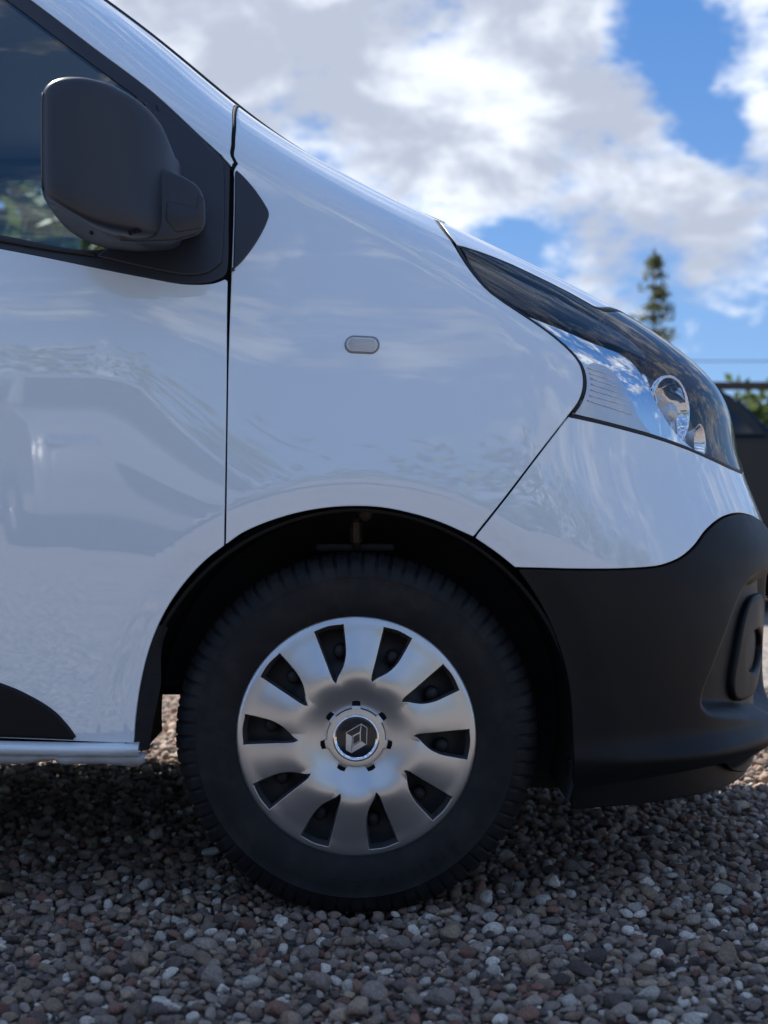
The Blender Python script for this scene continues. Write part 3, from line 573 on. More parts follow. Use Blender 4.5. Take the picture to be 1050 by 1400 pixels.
# centre cap: seven-lobed ring, chrome ring, black disc, emblem
lob = []
for i in range(280):
    a = 2 * math.pi * i / 280; q = (math.degrees(a) - 90 + 25.714) % 51.4286 - 25.714; lob.append(pol(.0535 if abs(q) > 8.2 else .0590, math.degrees(a)))
RING = lambda x, z: np.stack([x * KS, .046 - (.020 + .0035 * np.sqrt(np.clip(1 - ((np.hypot(x, z) - .045) / .018)**2, 0, 1))), WZ + z * KS], -1)
panel('cap_ring', np.array(lob), 'silver_paint', wheel, holes=[circle(.0425, 90)], fn=RING, gap=0, roll=.0012, depth=.014, res=.004)
for k in range(7):                                # dark clip slots outside the ring's lobes
    a0 = 90 + 51.4286 * k; DK = lambda x, z: np.stack([x * KS, .046 - (HP(np.hypot(x, z)) + .0012), WZ + z * KS], -1)
    panel('clip_slot', np.array([pol(.0585, a0 - 8), pol(.0665, a0 - 6.6), pol(.0675, a0), pol(.0665, a0 + 6.6), pol(.0585, a0 + 8)]), 'inner_black', wheel, fn=DK, gap=0, roll=.0004, depth=.002, res=.004)
V, Fc = lathe([(.0435, .030), (.0430, .0215), (.0410, .0190), (.0385, .0195), (.0360, .0235), (.0345, .0245)], 90, (0, 0, WZ), lambda r, y, a, j, k: (r * KS, y)); mesh_obj('chrome_ring', V, Fc, 'chrome', wheel)
CAP = lambda x, z: np.stack([x * KS, .0235 - .0022 * (1 - (np.hypot(x, z) / .036)**2), WZ + z * KS], -1)
cap = panel('centre_cap', circle(.0362, 60), 'gloss_black', wheel, fn=CAP, gap=0, roll=.0008, depth=.004, res=.005)
EM = lambda x, z: CAP(x, z) - np.array([0, .0005, 0])
def emp(p): p = np.asarray(p, float); return np.stack([(p[:, 0] - 537) * .1741e-3, (540 - p[:, 1]) * .1741e-3], 1)
def strip(a, b, wd_): a, b = np.array(a, float), np.array(b, float); t = (b - a) / np.linalg.norm(b - a); nrm = np.array([-t[1], t[0]]) * wd_ / 2; return [a - nrm, b - nrm, b + nrm, a + nrm]
for pg in ([(430, 484), (494, 522), (488, 655), (487, 700), (428, 666)], [(500, 628), (592, 572), (645, 607), (487, 700), (492, 655)], strip((430, 484), (590, 391), 7), strip((590, 391), (652, 431), 7), strip((652, 431), (647, 607), 7),
           [(589, 391), (594, 395), (586, 484), (576, 470)], strip((499, 521), (583, 478), 13), strip((580, 478), (581, 572), 11), strip((505, 516), (502, 628), 7), strip((502, 614), (582, 566), 6)):
    e = emp(pg); e = e if area(e) > 0 else e[::-1]; panel('emblem_piece', e, 'emblem_silver', wheel, fn=EM, gap=0, roll=.00012, depth=.0006, res=.02)
# ---- mirror: closed shell lofted round a plan outline
plan = spline(np.array([(-.546, -.075), (-.549, -.15), (-.546, -.206), (-.532, -.232), (-.49, -.241), (-.435, -.226), (-.375, -.190), (-.333, -.130), (-.318, -.06), (-.335, -.01), (-.40, .0), (-.47, -.005), (-.53, -.03), (-.546, -.075)]), .012)[:-1]
def pz(v, d=2.58): return .773 + (700 - v) * d / 2000
u_pl = 525 + (plan[:, 0] - .053) * 2000 / (plan[:, 1] + 2.76)
zt = np.array([pz(np.interp(u, [55, 64, 75, 110, 150, 185, 210, 228, 245], [120, 115, 112, 112, 117, 128, 139, 154, 190])) for u in u_pl]); zb = np.array([pz(np.interp(u, [55, 64, 90, 120, 150, 200, 245], [282, 288, 302, 314, 320, 324, 322])) for u in u_pl])
axis_ = np.array([-.45, -.11]); V = []; N_W = 41; nP = len(plan); zm = (zt + zb) / 2; hz = (zt - zb) / 2; zt_m, zb_m = np.mean(zt), np.mean(zb)
for i in range(nP):
    for j in range(N_W):
        ph = math.radians(-90 + 180 * j / (N_W - 1)); ex = .21
        ww = math.copysign(abs(math.sin(ph))**(ex * 1.1), math.sin(ph)); c = abs(math.cos(ph))**ex if j not in (0, N_W - 1) else 0.0
        lean = 1 - .03 * max(0, ww) * sstep((plan[i, 0] + .45) / .1)
        xy = axis_ + (plan[i] - axis_) * c * lean
        k = sstep(c * 1.25); top, bot = zt[i] * k + zt_m * (1 - k), zb[i] * k + zb_m * (1 - k)
        V.append((xy[0], xy[1], (top + bot) / 2 + ww * (top - bot) / 2))
Fc = [(i * N_W + j, ((i + 1) % nP) * N_W + j, ((i + 1) % nP) * N_W + j + 1, i * N_W + j + 1) for i in range(nP) for j in range(N_W - 1)]
mir = mesh_obj('door_mirror', V, Fc, 'satin_plastic', van); sb = mir.modifiers.new('soft', 'SUBSURF'); sb.levels = sb.render_levels = 1
iq = int(np.argmin(np.hypot(plan[:, 0] + .537, plan[:, 1] + .226))); cq = np.array(V).reshape(nP, N_W, 3)[iq]
sel = [p + np.array([-.0004, -.0012, 0]) for p in cq if zb[iq] + .02 < p[2] < zt[iq] - .02]; Vt, Ft = tube([sel[0] + (sel[-1] - sel[0]) * k / 12 for k in range(13)], .0013, 6); mesh_obj('mirror_seam', Vt, Ft, 'rubber_seal', mir)
bm = bmesh.new(); box_bm(bm, (-.5475, -.11, (zt_m + zb_m) / 2), (.004, .11, .12), .0015); bm_obj('mirror_glass', bm, 'chrome', mir, angle=40)
def px3(u, v, y): d = y + 2.76; return (.053 + (u - CX) * d / F, y, .773 + (CY - v) * d / F)
def prism(name, px, y0, y1, mat, parent, bevel=.008, seg=3):
    bm = bmesh.new(); a = [bm.verts.new(px3(u, v, y0)) for u, v in px]; b = [bm.verts.new(px3(u, v, y1)) for u, v in px]; n = len(px)
    bm.faces.new(a); bm.faces.new(b[::-1])
    for i in range(n): bm.faces.new((a[i], b[i], b[(i + 1) % n], a[(i + 1) % n]))
    bmesh.ops.recalc_face_normals(bm, faces=bm.faces)
    if bevel: bmesh.ops.bevel(bm, geom=list(bm.edges), offset=bevel, segments=seg, affect='EDGES', profile=0.5, clamp_overlap=True)
    return bm_obj(name, bm, mat, parent, angle=35)
prism('mirror_arm', [(170, 222), (215, 226), (250, 241), (268, 252), (276, 262), (281, 280), (281, 308), (272, 321), (240, 330), (190, 332), (160, 330)], -.150, .075, 'satin_plastic', mir, .016, 4)
prism('mirror_hinge', [(228, 274), (268, 284), (272, 262), (279, 270), (280, 300), (276, 312), (240, 318), (226, 300)], -.153, .06, 'satin_plastic', mir, .004, 2)
# small vents under the mirror
for k, (u, v) in enumerate(((178, 319), (184, 317), (190, 315), (125, 318))):
    p = np.array(px3(u, v, -.19 if u > 150 else -.235)); V, Fc = lathe([(.0005, -.003), (.003, -.003), (.0035, .004)], 8, p); mesh_obj('mirror_vent', V, Fc, 'inner_black', mir)
# ---- shell behind the panels, other side, roof, floor, cabin
def shell(name, s_rng, z_rng, o, mat, drop, mirror=False, ns=110, nz=120):
    s, z = np.meshgrid(np.linspace(*s_rng, ns), np.linspace(*z_rng, nz)); P, n = frame(s, z); P = P - n * o; q = np.stack([s.ravel(), z.ravel()], 1); k = np.zeros(len(q), bool)
    for d in drop: k |= d(q, P.reshape(-1, 3))
    if mirror: P[..., 1] = 2 * YC - P[..., 1]
    Fc = []; kk = k.reshape(nz, ns)
    for i in range(nz - 1):
        for j in range(ns - 1):
            if kk[i, j] or kk[i + 1, j] or kk[i, j + 1] or kk[i + 1, j + 1]: continue
            a = i * ns + j; Fc.append((a, a + 1, a + ns + 1, a + ns))
    return mesh_obj(name, P.reshape(-1, 3), Fc, mat, van)
lampd = lambda q, P: inside(q, lamp_poly) | (pdist(q, lamp_poly) < .012)
wind = lambda q, P: inside(q, win_poly) & (pdist(q, win_poly) > -.01) & (pdist(q, glass_poly) * np.where(inside(q, glass_poly), -1, 1) < .018)
archd = lambda q, P: np.hypot(P[:, 0], P[:, 2] - WZ) < .455
wsd = lambda q, P: (q[:, 0] > .50) & (P[:, 2] > 1.40)
recd = lambda q, P: inside(q, REC) | (pdist(q, REC) < .02) | ((P[:, 2] < .30) & (q[:, 0] > -.1))
shell('inner_shell', (-1.55, .75), (.305, 1.89), .017, 'inner_black', [lampd, wind, archd, wsd, recd])
NX = lambda x, z: S0(x - XS(z), z)
rear_poly = outline([[(-4.05, .27), (-4.0, 1.0), (-3.9, 1.885)], [(-3.9, 1.885), (-1.262, 1.885)], [(-1.262, 1.885), (-1.262, .27)], [(-1.262, .27), (-4.05, .27)]], .05, ident)
ra = np.linspace(0, 2 * math.pi, 60, endpoint=False); rear_arch = np.stack([-3.098 + .43 * np.cos(ra), np.maximum(WZ + .43 * np.sin(ra), .30)], 1)
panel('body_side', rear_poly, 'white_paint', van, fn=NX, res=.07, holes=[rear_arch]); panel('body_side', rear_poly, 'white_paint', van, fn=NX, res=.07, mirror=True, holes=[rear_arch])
fa = np.stack([.435 * np.cos(ra), np.maximum(WZ + .43 * np.sin(ra), .285)], 1); fa = np.stack([fa[:, 0] - XS(fa[:, 1]), fa[:, 1]], 1)
XZ = lambda pts: [(x - float(XS(z)), z, 0) for x, z in pts]
farwin = outline([XZ([(-1.175, 1.34), (-1.15, 1.275), (-1.08, 1.25), (-.6, 1.24), (-.27, 1.235), (-.235, 1.255), (-.25, 1.30), (-.37, 1.50), (-.60, 1.69), (-.70, 1.765), (-.78, 1.795), (-.90, 1.80), (-1.08, 1.80), (-1.15, 1.775), (-1.18, 1.70), (-1.18, 1.5), (-1.175, 1.34)])], .012)
farout = outline([XZ([(-1.235, 1.19), (-.15, 1.19)]), XZ([(-.15, 1.19), (-.15, 1.28), (-.30, 1.53), (-.55, 1.74), (-.70, 1.845)]), XZ([(-.70, 1.845), (-1.235, 1.85)]), XZ([(-1.235, 1.85), (-1.235, 1.5), (-1.235, 1.19)])], .012)
FAROUT = farout
farw = lambda q, P: inside(q, farout)
shell('inner_shell', (-1.55, .75), (.305, 1.89), .017, 'inner_black', [farw, archd, wsd], True)
far_poly = outline([[(-1.25 - float(XS(.27)), .27), (.75, .27)], [(.75, .27), (.75, 1.33)], [(.75, 1.33), (.54, 1.385), (.545, 1.62), (.535, 1.76), (.50, 1.88)], [(.50, 1.88), (-1.25 - float(XS(1.88)), 1.88)]] + [[(-1.25 - float(XS(z)), z) for z in (1.88, 1.6, 1.4, 1.2, 1.0, .8, .6, .4, .27)]], .03, ident)
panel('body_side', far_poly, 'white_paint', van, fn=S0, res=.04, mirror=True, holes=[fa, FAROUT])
# far window: black trim with a round-cornered opening, and its glass
panel('window_surround', farout, 'cabin_plastic', van, holes=[farwin], off=-.004, gap=.001, depth=.03, mirror=True, back=True)
panel('window_glass', farwin, 'window_glass', van, off=-.010, gap=-.004, rim=False, res=.05, mirror=True)
DT = lambda s, z: (lambda P, n: P - n * .05)(*frame(s, z, S0))
panel('door_trim', outline([XZ([(-1.30, .7), (.1, .7)]), XZ([(.1, .7), (.05, 1.15), (-.20, 1.50), (-.50, 1.80), (-.58, 1.86)]), XZ([(-.58, 1.86), (-1.30, 1.86)]), XZ([(-1.30, 1.86), (-1.30, 1.3), (-1.30, .7)])], .02), 'cabin_plastic', van, holes=[inset(farwin, -.012)], fn=DT, mirror=True, back=True, depth=.02, roll=.008)
# roof, tail, floor
V = []; Fc = []; nx, ny = 40, 28
for i in range(nx):
    x0 = i / (nx - 1)
    for j in range(ny):
        t = j / (ny - 1); y = .232 + (2 * YC - .464) * t; k = abs(2 * t - 1)
        x = -4.05 + (3.34 + .20 * (1 - k**4)) * x0; V.append((x, y, 1.882 + .085 * (1 - k**3.2) * (1 - .75 * x0**6)))
for i in range(nx - 1):
    for j in range(ny - 1): a = i * ny + j; Fc.append((a, a + 1, a + ny + 1, a + ny))
mesh_obj('roof', V, Fc, 'white_paint', van)
V = [(x, y, z - .03) for x, y, z in V if x < 5]; mesh_obj('headliner', V, [f[::-1] for f in Fc], 'cabin_light', van)
bm = bmesh.new(); box_bm(bm, (-4.03, YC, 1.1), (.05, 1.86, 1.62), .02); bm_obj('tail_panel', bm, 'white_paint', van, angle=40)
bm = bmesh.new(); box_bm(bm, (-1.75, YC, .41), (4.5, 1.18, .06)); box_bm(bm, (-1.56, .21, .38), (2.2, .34, .06)); box_bm(bm, (-1.56, 2 * YC - .21, .38), (2.2, .34, .06)); box_bm(bm, (.64, YC, .33), (.42, 1.1, .05)); bm_obj('underbody', bm, 'inner_black', van)
bm = bmesh.new(); box_bm(bm, (-1.75, YC, 1.1), (.05, 1.78, 1.5)); bm_obj('bulkhead', bm, 'cabin_light', van)
bm = bmesh.new(); vs = box_bm(bm, (-.12, YC, 1.06), (.42, 1.72, .30), .06); bm_obj('dashboard', bm, 'cabin_plastic', van, angle=40)
bm = bmesh.new(); box_bm(bm, (-1.15, YC, .62), (1.2, 1.72, .04)); bm_obj('cabin_floor', bm, 'cabin_plastic', van)
for yy in (.52, 1.42):
    bm = bmesh.new(); box_bm(bm, (-1.12, yy, .92), (.52, .50, .16), .05); box_bm(bm, (-1.42, yy, 1.26), (.16, .48, .62), .06, Matrix.Rotation(R(0), 3, 'Y')); box_bm(bm, (-1.44, yy, 1.66), (.12, .26, .18), .05); bm_obj('seat', bm, 'seat_cloth', van, angle=40)
sw = [(-.52 + .20 * math.sin(a) * .45, 1.42 + .20 * math.cos(a), 1.27 + .20 * math.sin(a) * .9) for a in np.linspace(0, 2 * math.pi, 40, endpoint=False)]
V, Fc = tube(sw, .015, 8, True); swo = mesh_obj('steering_wheel', V, Fc, 'cabin_plastic', van)
V, Fc = tube([(-.52, 1.22, 1.27), (-.50, 1.42, 1.25), (-.52, 1.62, 1.27)], .018, 8); mesh_obj('wheel_spoke', V, Fc, 'cabin_plastic', swo)
V, Fc = tube([(-.50, 1.42, 1.25), (-.2, 1.42, 1.08)], .03, 8); mesh_obj('steering_column', V, Fc, 'cabin_plastic', van)
# the other three wheels: same meshes
def copy_tree(o, parent, mat):
    c = o.copy(); COL.objects.link(c); c.parent = parent; c.matrix_parent_inverse = o.matrix_parent_inverse.copy(); return c
for (x, y, rz) in ((-3.098, .14, 0), (0, 2 * YC - .14, math.pi), (-3.098, 2 * YC - .14, math.pi)):
    w2 = empty('wheel', (x, y, WZ), van, rz)
    for ch in [c for c in wheel.children]:
        if ch.name.split('.')[0] in ('tyre', 'steel_rim', 'wheel_cover', 'cap_ring', 'centre_cap'):
            c = ch.copy(); COL.objects.link(c); c.parent = w2; c.matrix_parent_inverse = ch.matrix_parent_inverse.copy()

# ------------------------------------------------------------------ ground and gravel
GZ = -.012
n = 80; gx = np.sign(np.linspace(-1, 1, n)) * np.abs(np.linspace(-1, 1, n))**3 * 400
V = [(x, y, GZ - .022) for x in gx for y in gx]; Fc = [(i * n + j, (i + 1) * n + j, (i + 1) * n + j + 1, i * n + j + 1) for i in range(n - 1) for j in range(n - 1)]
ground = mesh_obj('ground', V, Fc, 'gravel_sheet'); tag(ground, 'grey brown gravel yard under and around the white van', None, None, 'structure')
from mathutils import noise as MN
def pebble_mesh(name, seed):
    bm = bmesh.new(); bmesh.ops.create_icosphere(bm, subdivisions=3, radius=1.0); r = random.Random(seed); off = Vector((r.uniform(0, 50), r.uniform(0, 50), r.uniform(0, 50)))
    sx, sy, sz = r.uniform(1.05, 1.4), r.uniform(.85, 1.05), r.uniform(.62, .95)
    cuts = [(Vector((r.gauss(0, 1), r.gauss(0, 1), r.gauss(0, 1))).normalized(), r.uniform(.5, .86)) for _ in range(r.randint(5, 10))]
    for v in bm.verts:
        p = v.co.copy(); p *= 1 + .16 * MN.noise(p * 1.1 + off) + .05 * MN.noise(p * 3.0 + off)
        for nn, dd in cuts:
            h = p.dot(nn) - dd
            if h > 0: p -= nn * h * .82
        v.co = Vector((p.x * sx, p.y * sy, p.z * sz))
    me = bpy.data.meshes.new(name); bm.to_mesh(me); bm.free(); me.polygons.foreach_set('use_smooth', [True] * len(me.polygons)); return me, sz
PROT = [pebble_mesh('pebble_form', 100 + i) for i in range(14)]
X0, X1, Y0, Y1, CELL = -1.75, 2.3, -.9, 3.7, .004
HM = np.full((int((X1 - X0) / CELL) + 2, int((Y1 - Y0) / CELL) + 2), -.045)
HW = HM.shape
def tint():
    k = RNG.random(); b = RNG.uniform(.6, 1.35)
    if k < .42: c = np.array([.38, .29, .23])
    elif k < .62: c = np.array([.36, .245, .17])
    elif k < .74: c = np.array([.78, .67, .55])
    elif k < .84: c = np.array([.16, .118, .098])
    elif k < .92: c = np.array([.33, .165, .115])
    else: c = np.array([.50, .36, .24])
    return c * b
peb = []
NPEB = 58000
cx_ = RNG.integers(0, HW[0], (NPEB, 5)); cy_ = RNG.integers(0, HW[1], (NPEB, 5)); rs = np.clip(RNG.lognormal(math.log(.0078), .34, NPEB), .0036, .023)
bumps = {}
for i in range(NPEB):
    r = rs[i]; k = max(1, int(r / CELL)); best = None
    if k not in bumps:
        g = np.arange(-k, k + 1); gg = np.hypot(*np.meshgrid(g, g)) / (k + .35); bumps[k] = np.sqrt(np.clip(1 - gg**2, 0, 1)), gg < 1.0
    shp, msk = bumps[k]
    for a, b in zip(cx_[i], cy_[i]):
        if a < k or b < k or a >= HW[0] - k - 1 or b >= HW[1] - k - 1: continue
        sub = HM[a - k:a + k + 1, b - k:b + k + 1]; h = .55 * sub[msk].mean() + .45 * sub[msk].max()
        if best is None or h < best[0]: best = (h, a, b)
    if best is None: continue
    h, a, b = best; pi = int(RNG.integers(len(PROT))); c = r * PROT[pi][1]
    zc_ = h + c * .80; sub = HM[a - k:a + k + 1, b - k:b + k + 1]
    gx_, gy_ = float(sub[-1].mean() - sub[0].mean()) / (2 * k * CELL), float(sub[:, -1].mean() - sub[:, 0].mean()) / (2 * k * CELL)
    sub[msk] = np.maximum(sub[msk], zc_ + c * shp[msk] * .95)
    peb.append((X0 + a * CELL, Y0 + b * CELL, zc_, r, pi, gx_, gy_))
peb = np.array(peb); mean_h = float(np.median(HM)); peb[:, 2] += -.004 - mean_h
rot = np.stack([np.clip(peb[:, 6] * .6 + RNG.normal(0, .22, len(peb)), -.9, .9), np.clip(-peb[:, 5] * .6 + RNG.normal(0, .22, len(peb)), -.9, .9), RNG.uniform(0, 6.283, len(peb))], 1)
cols = np.array([tint() for _ in peb])
keep = peb[:, 2] > -.032; peb, rot, cols = peb[keep], rot[keep], cols[keep]
# pebbles pressed aside by the tyre
under = (np.abs(peb[:, 0]) < .30) & (peb[:, 1] > .02) & (peb[:, 1] < .26) & (peb[:, 2] + peb[:, 3] * .5 > WZ - np.sqrt(np.clip(.338**2 - peb[:, 0]**2, 0, 1)))
peb, rot, cols = peb[~under], rot[~under], cols[~under]
pu, pv = proj(peb[:, :3]); vis = (pu > 5) & (pu < 1045) & (pv > 1040) & (pv < 1396)
size = np.where(vis & (peb[:, 2] > -.012), peb[:, 3] * F / (peb[:, 1] - CAM[1]), 0); order = np.argsort(-size)[:300]
single = np.zeros(len(peb), bool); single[order] = True
sing_me = []
for me, _ in PROT: m2 = me.copy(); m2.materials.append(MAT['pebble_single']); me.materials.append(MAT['pebble_stone']); sing_me.append(m2)
for i in order:
    o = bpy.data.objects.new('pebble', sing_me[int(peb[i, 4])]); o.location = peb[i, :3]; o.rotation_euler = rot[i]; o.scale = [peb[i, 3]] * 3; o.color = (*cols[i], 1); link(o, ground)
rest = ~single; pm = bpy.data.meshes.new('gravel'); pm.vertices.add(int(rest.sum())); pm.vertices.foreach_set('co', peb[rest, :3].astype(np.float32).ravel())
for nm, ty, arr, key in (('rot', 'FLOAT_VECTOR', rot[rest], 'vector'), ('tint', 'FLOAT_COLOR', np.hstack([cols[rest], np.ones((rest.sum(), 1))]), 'color'), ('size', 'FLOAT', peb[rest, 3], 'value'), ('form', 'INT', peb[rest, 4].astype(np.int32), 'value')):
    at = pm.attributes.new(nm, ty, 'POINT'); at.data.foreach_set(key, np.ascontiguousarray(arr, np.int32 if ty == 'INT' else np.float32).ravel())
gravel = link(bpy.data.objects.new('gravel', pm), ground); gravel['kind'] = 'stuff'
pc = bpy.data.collections.new('pebble_forms')
for k, (me, _) in enumerate(PROT): pc.objects.link(bpy.data.objects.new('pebble_form_%02d' % k, me))
ng = bpy.data.node_groups.new('scatter_pebbles', 'GeometryNodeTree')
ng.interface.new_socket('Geometry', in_out='INPUT', socket_type='NodeSocketGeometry'); ng.interface.new_socket('Geometry', in_out='OUTPUT', socket_type='NodeSocketGeometry')
N_, L_ = ng.nodes, ng.links; gi, go = N_.new('NodeGroupInput'), N_.new('NodeGroupOutput'); ip = N_.new('GeometryNodeInstanceOnPoints'); ci = N_.new('GeometryNodeCollectionInfo')
ci.inputs['Collection'].default_value = pc; ci.inputs['Separate Children'].default_value = True; ci.inputs['Reset Children'].default_value = True
def attr(nm, ty):
    a = N_.new('GeometryNodeInputNamedAttribute'); a.data_type = ty; a.inputs['Name'].default_value = nm; return a.outputs[0]
e2r = N_.new('FunctionNodeEulerToRotation'); L_.new(attr('rot', 'FLOAT_VECTOR'), e2r.inputs[0])
mp = N_.new('GeometryNodeMeshToPoints'); L_.new(gi.outputs[0], mp.inputs['Mesh'])
L_.new(mp.outputs[0], ip.inputs['Points']); L_.new(ci.outputs[0], ip.inputs['Instance']); ip.inputs['Pick Instance'].default_value = True
L_.new(attr('form', 'INT'), ip.inputs['Instance Index']); L_.new(e2r.outputs[0], ip.inputs['Rotation']); L_.new(attr('size', 'FLOAT'), ip.inputs['Scale']); L_.new(ip.outputs[0], go.inputs[0])
gm = gravel.modifiers.new('scatter', 'NODES'); gm.node_group = ng

# ------------------------------------------------------------------ background
def leaf_faces(bm, c, n, spread, size, rnd, flat=1.0):
    for _ in range(n):
        p = Vector((rnd.gauss(0, spread[0]), rnd.gauss(0, spread[1]), rnd.gauss(0, spread[2]))) + c
        a = Vector((rnd.gauss(0, 1), rnd.gauss(0, 1), rnd.gauss(0, flat))).normalized(); b = a.orthogonal().normalized(); b.rotate(Matrix.Rotation(rnd.uniform(0, 6.28), 3, a)); q = a.cross(b); s = size * rnd.uniform(.6, 1.4)
        bm.faces.new([bm.verts.new(p + b * s), bm.verts.new(p + q * s * .5), bm.verts.new(p - b * s), bm.verts.new(p - q * s * .5)])
def broad_tree(name, x, y, h, w, seed, mat, label, cat='tree', leafs=9000, size=.15, trunk=True):
    rnd = random.Random(seed); root = empty(name, (x, y, GZ - .03)); tag(root, label, cat); z0 = h * .16
    bm = bmesh.new(); clumps = [Vector((x + rnd.gauss(0, w * .30), y + rnd.gauss(0, w * .30), GZ + z0 + (h - z0) * rnd.betavariate(1.6, 1.5))) for _ in range(46)]
    for c in clumps: leaf_faces(bm, c, leafs // 46, (w * .11, w * .11, h * .055), size, rnd)
    me = bpy.data.meshes.new('crown'); bm.to_mesh(me); bm.free(); me.materials.append(MAT[mat]); link(bpy.data.objects.new('crown', me), root)
    path = [(x, y, GZ - .03), (x + .05, y, h * .3), (x - .05, y + .05, h * .55), (x, y, h * .85)]; Vt, Ft = tube(path, [w * .035, w * .026, w * .016, w * .005], 8); t = mesh_obj('trunk', Vt, Ft, 'bark', root)
    for c in clumps[:14]:
        k = rnd.uniform(.25, .6); Vt, Ft = tube([(x, y, h * k), ((x + c.x) / 2, (y + c.y) / 2, (h * k + c.z) / 2 + .1), tuple(c)], [w * .012, w * .008, w * .003], 6); mesh_obj('branch', Vt, Ft, 'bark', t)
    return root
broad_tree('leafy_tree', -6.2, 17.5, 6.2, 4.4, 3, 'leaf_green', 'green leafy tree behind the van seen through its side windows')
broad_tree('leafy_tree', -4.0, 19.0, 5.3, 3.4, 5, 'leaf_yellow', 'yellowish leafy tree seen just behind the door mirror', leafs=7500)
# young spruce with separate whorls of branches
rnd = random.Random(4); sx_, sy_ = 7.95, 40.0; sh = 8.35; root = empty('spruce_tree', (sx_, sy_, GZ - .03)); tag(root, 'lone spruce top against the sky beyond the headlight', 'tree')
Vt, Ft = tube([(sx_, sy_, GZ - .03), (sx_, sy_, sh * .6), (sx_, sy_, sh)], [.11, .06, .008], 8); t = mesh_obj('trunk', Vt, Ft, 'bark', root)
bm = bmesh.new(); bmB = bmesh.new(); z = 1.2
while z < sh - .1:
    L_b = .12 + (sh - z) * .25; nb = 5
    for k in range(nb):
        if rnd.random() < .12: continue
        a = rnd.uniform(0, 6.28); l = L_b * rnd.uniform(.55, 1.12); d = Vector((math.cos(a), math.sin(a), 0)); m_seg = max(3, int(l / .16)); pp = []
        for i in range(m_seg + 1):
            tt = i / m_seg; p = Vector((sx_, sy_, z)) + d * l * tt + Vector((0, 0, .20 * l * tt * tt - .10 * l * tt)); pp.append(p)
            if tt > .12: leaf_faces(bm, p + Vector((0, 0, -.03)), 8, (.08 + .05 * (1 - tt), .08 + .05 * (1 - tt), .075), .075, rnd)
        Vt, Ft = tube(pp, [.02 * (1 - i / (m_seg + 1)) + .004 for i in range(m_seg + 1)], 4); b0 = [bmB.verts.new(q) for q in Vt]
        for f in Ft: bmB.faces.new([b0[i] for i in f])
    z += .25 * rnd.uniform(.5, 1.5)
leaf_faces(bm, Vector((sx_, sy_, sh - .12)), 26, (.03, .03, .16), .06, rnd)
me = bpy.data.meshes.new('crown'); bm.to_mesh(me); bm.free(); me.materials.append(MAT['needle_green']); link(bpy.data.objects.new('crown', me), root); bm_obj('branches', bmB, 'bark', t)['kind'] = 'stuff'
# hedge beyond, fence rail in front of it, overhead cable
rnd = random.Random(9); bm = bmesh.new()
for _ in range(520): leaf_faces(bm, Vector((rnd.uniform(2.5, 12), 15.6 + rnd.gauss(0, .35), rnd.uniform(.1, 2.08))), 60, (.20, .22, .16), .075, rnd)
me = bpy.data.meshes.new('hedge'); bm.to_mesh(me); bm.free(); me.materials.append(MAT['leaf_green']); hedge = link(bpy.data.objects.new('hedge', me)); tag(hedge, 'blurred green hedge behind the dark car', 'hedge')
fe = empty('fence', (3.0, 14.6, GZ - .03)); tag(fe, 'dark fence with one heavy top rail in front of the hedge', 'fence')
bm = bmesh.new(); box_bm(bm, (6.5, 14.6, 2.27), (9.0, .12, .09), .012); bm_obj('rail', bm, 'wood_rail', fe)
for k in range(4): bm = bmesh.new(); box_bm(bm, (3.0 + 3.1 * k + (.2 if k else 0), 14.6, 1.08), (.11, .11, 2.26), .01); bm_obj('post', bm, 'wood_rail', fe)
pole = [tag(o, l, 'pole') for o, l in ((mesh_obj('utility_pole', *tube([(-20, 34, GZ - .03), (-20, 34, 5.4)], [.14, .10], 10), 'wood_rail'), 'wooden utility pole holding the left end of the cable'), (mesh_obj('utility_pole', *tube([(22, 34, GZ - .03), (22, 34, 4.75)], [.14, .10], 10), 'wood_rail'), 'wooden utility pole holding the right end of the cable'))]
tag(mesh_obj('overhead_cable', *tube([(-20 + 42 * k / 30, 34, 5.3 - .65 * k / 30 - .35 * math.sin(math.pi * k / 30)) for k in range(31)], .013, 6), 'cable_black'), 'thin overhead cable crossing the low sky on the right', 'cable')

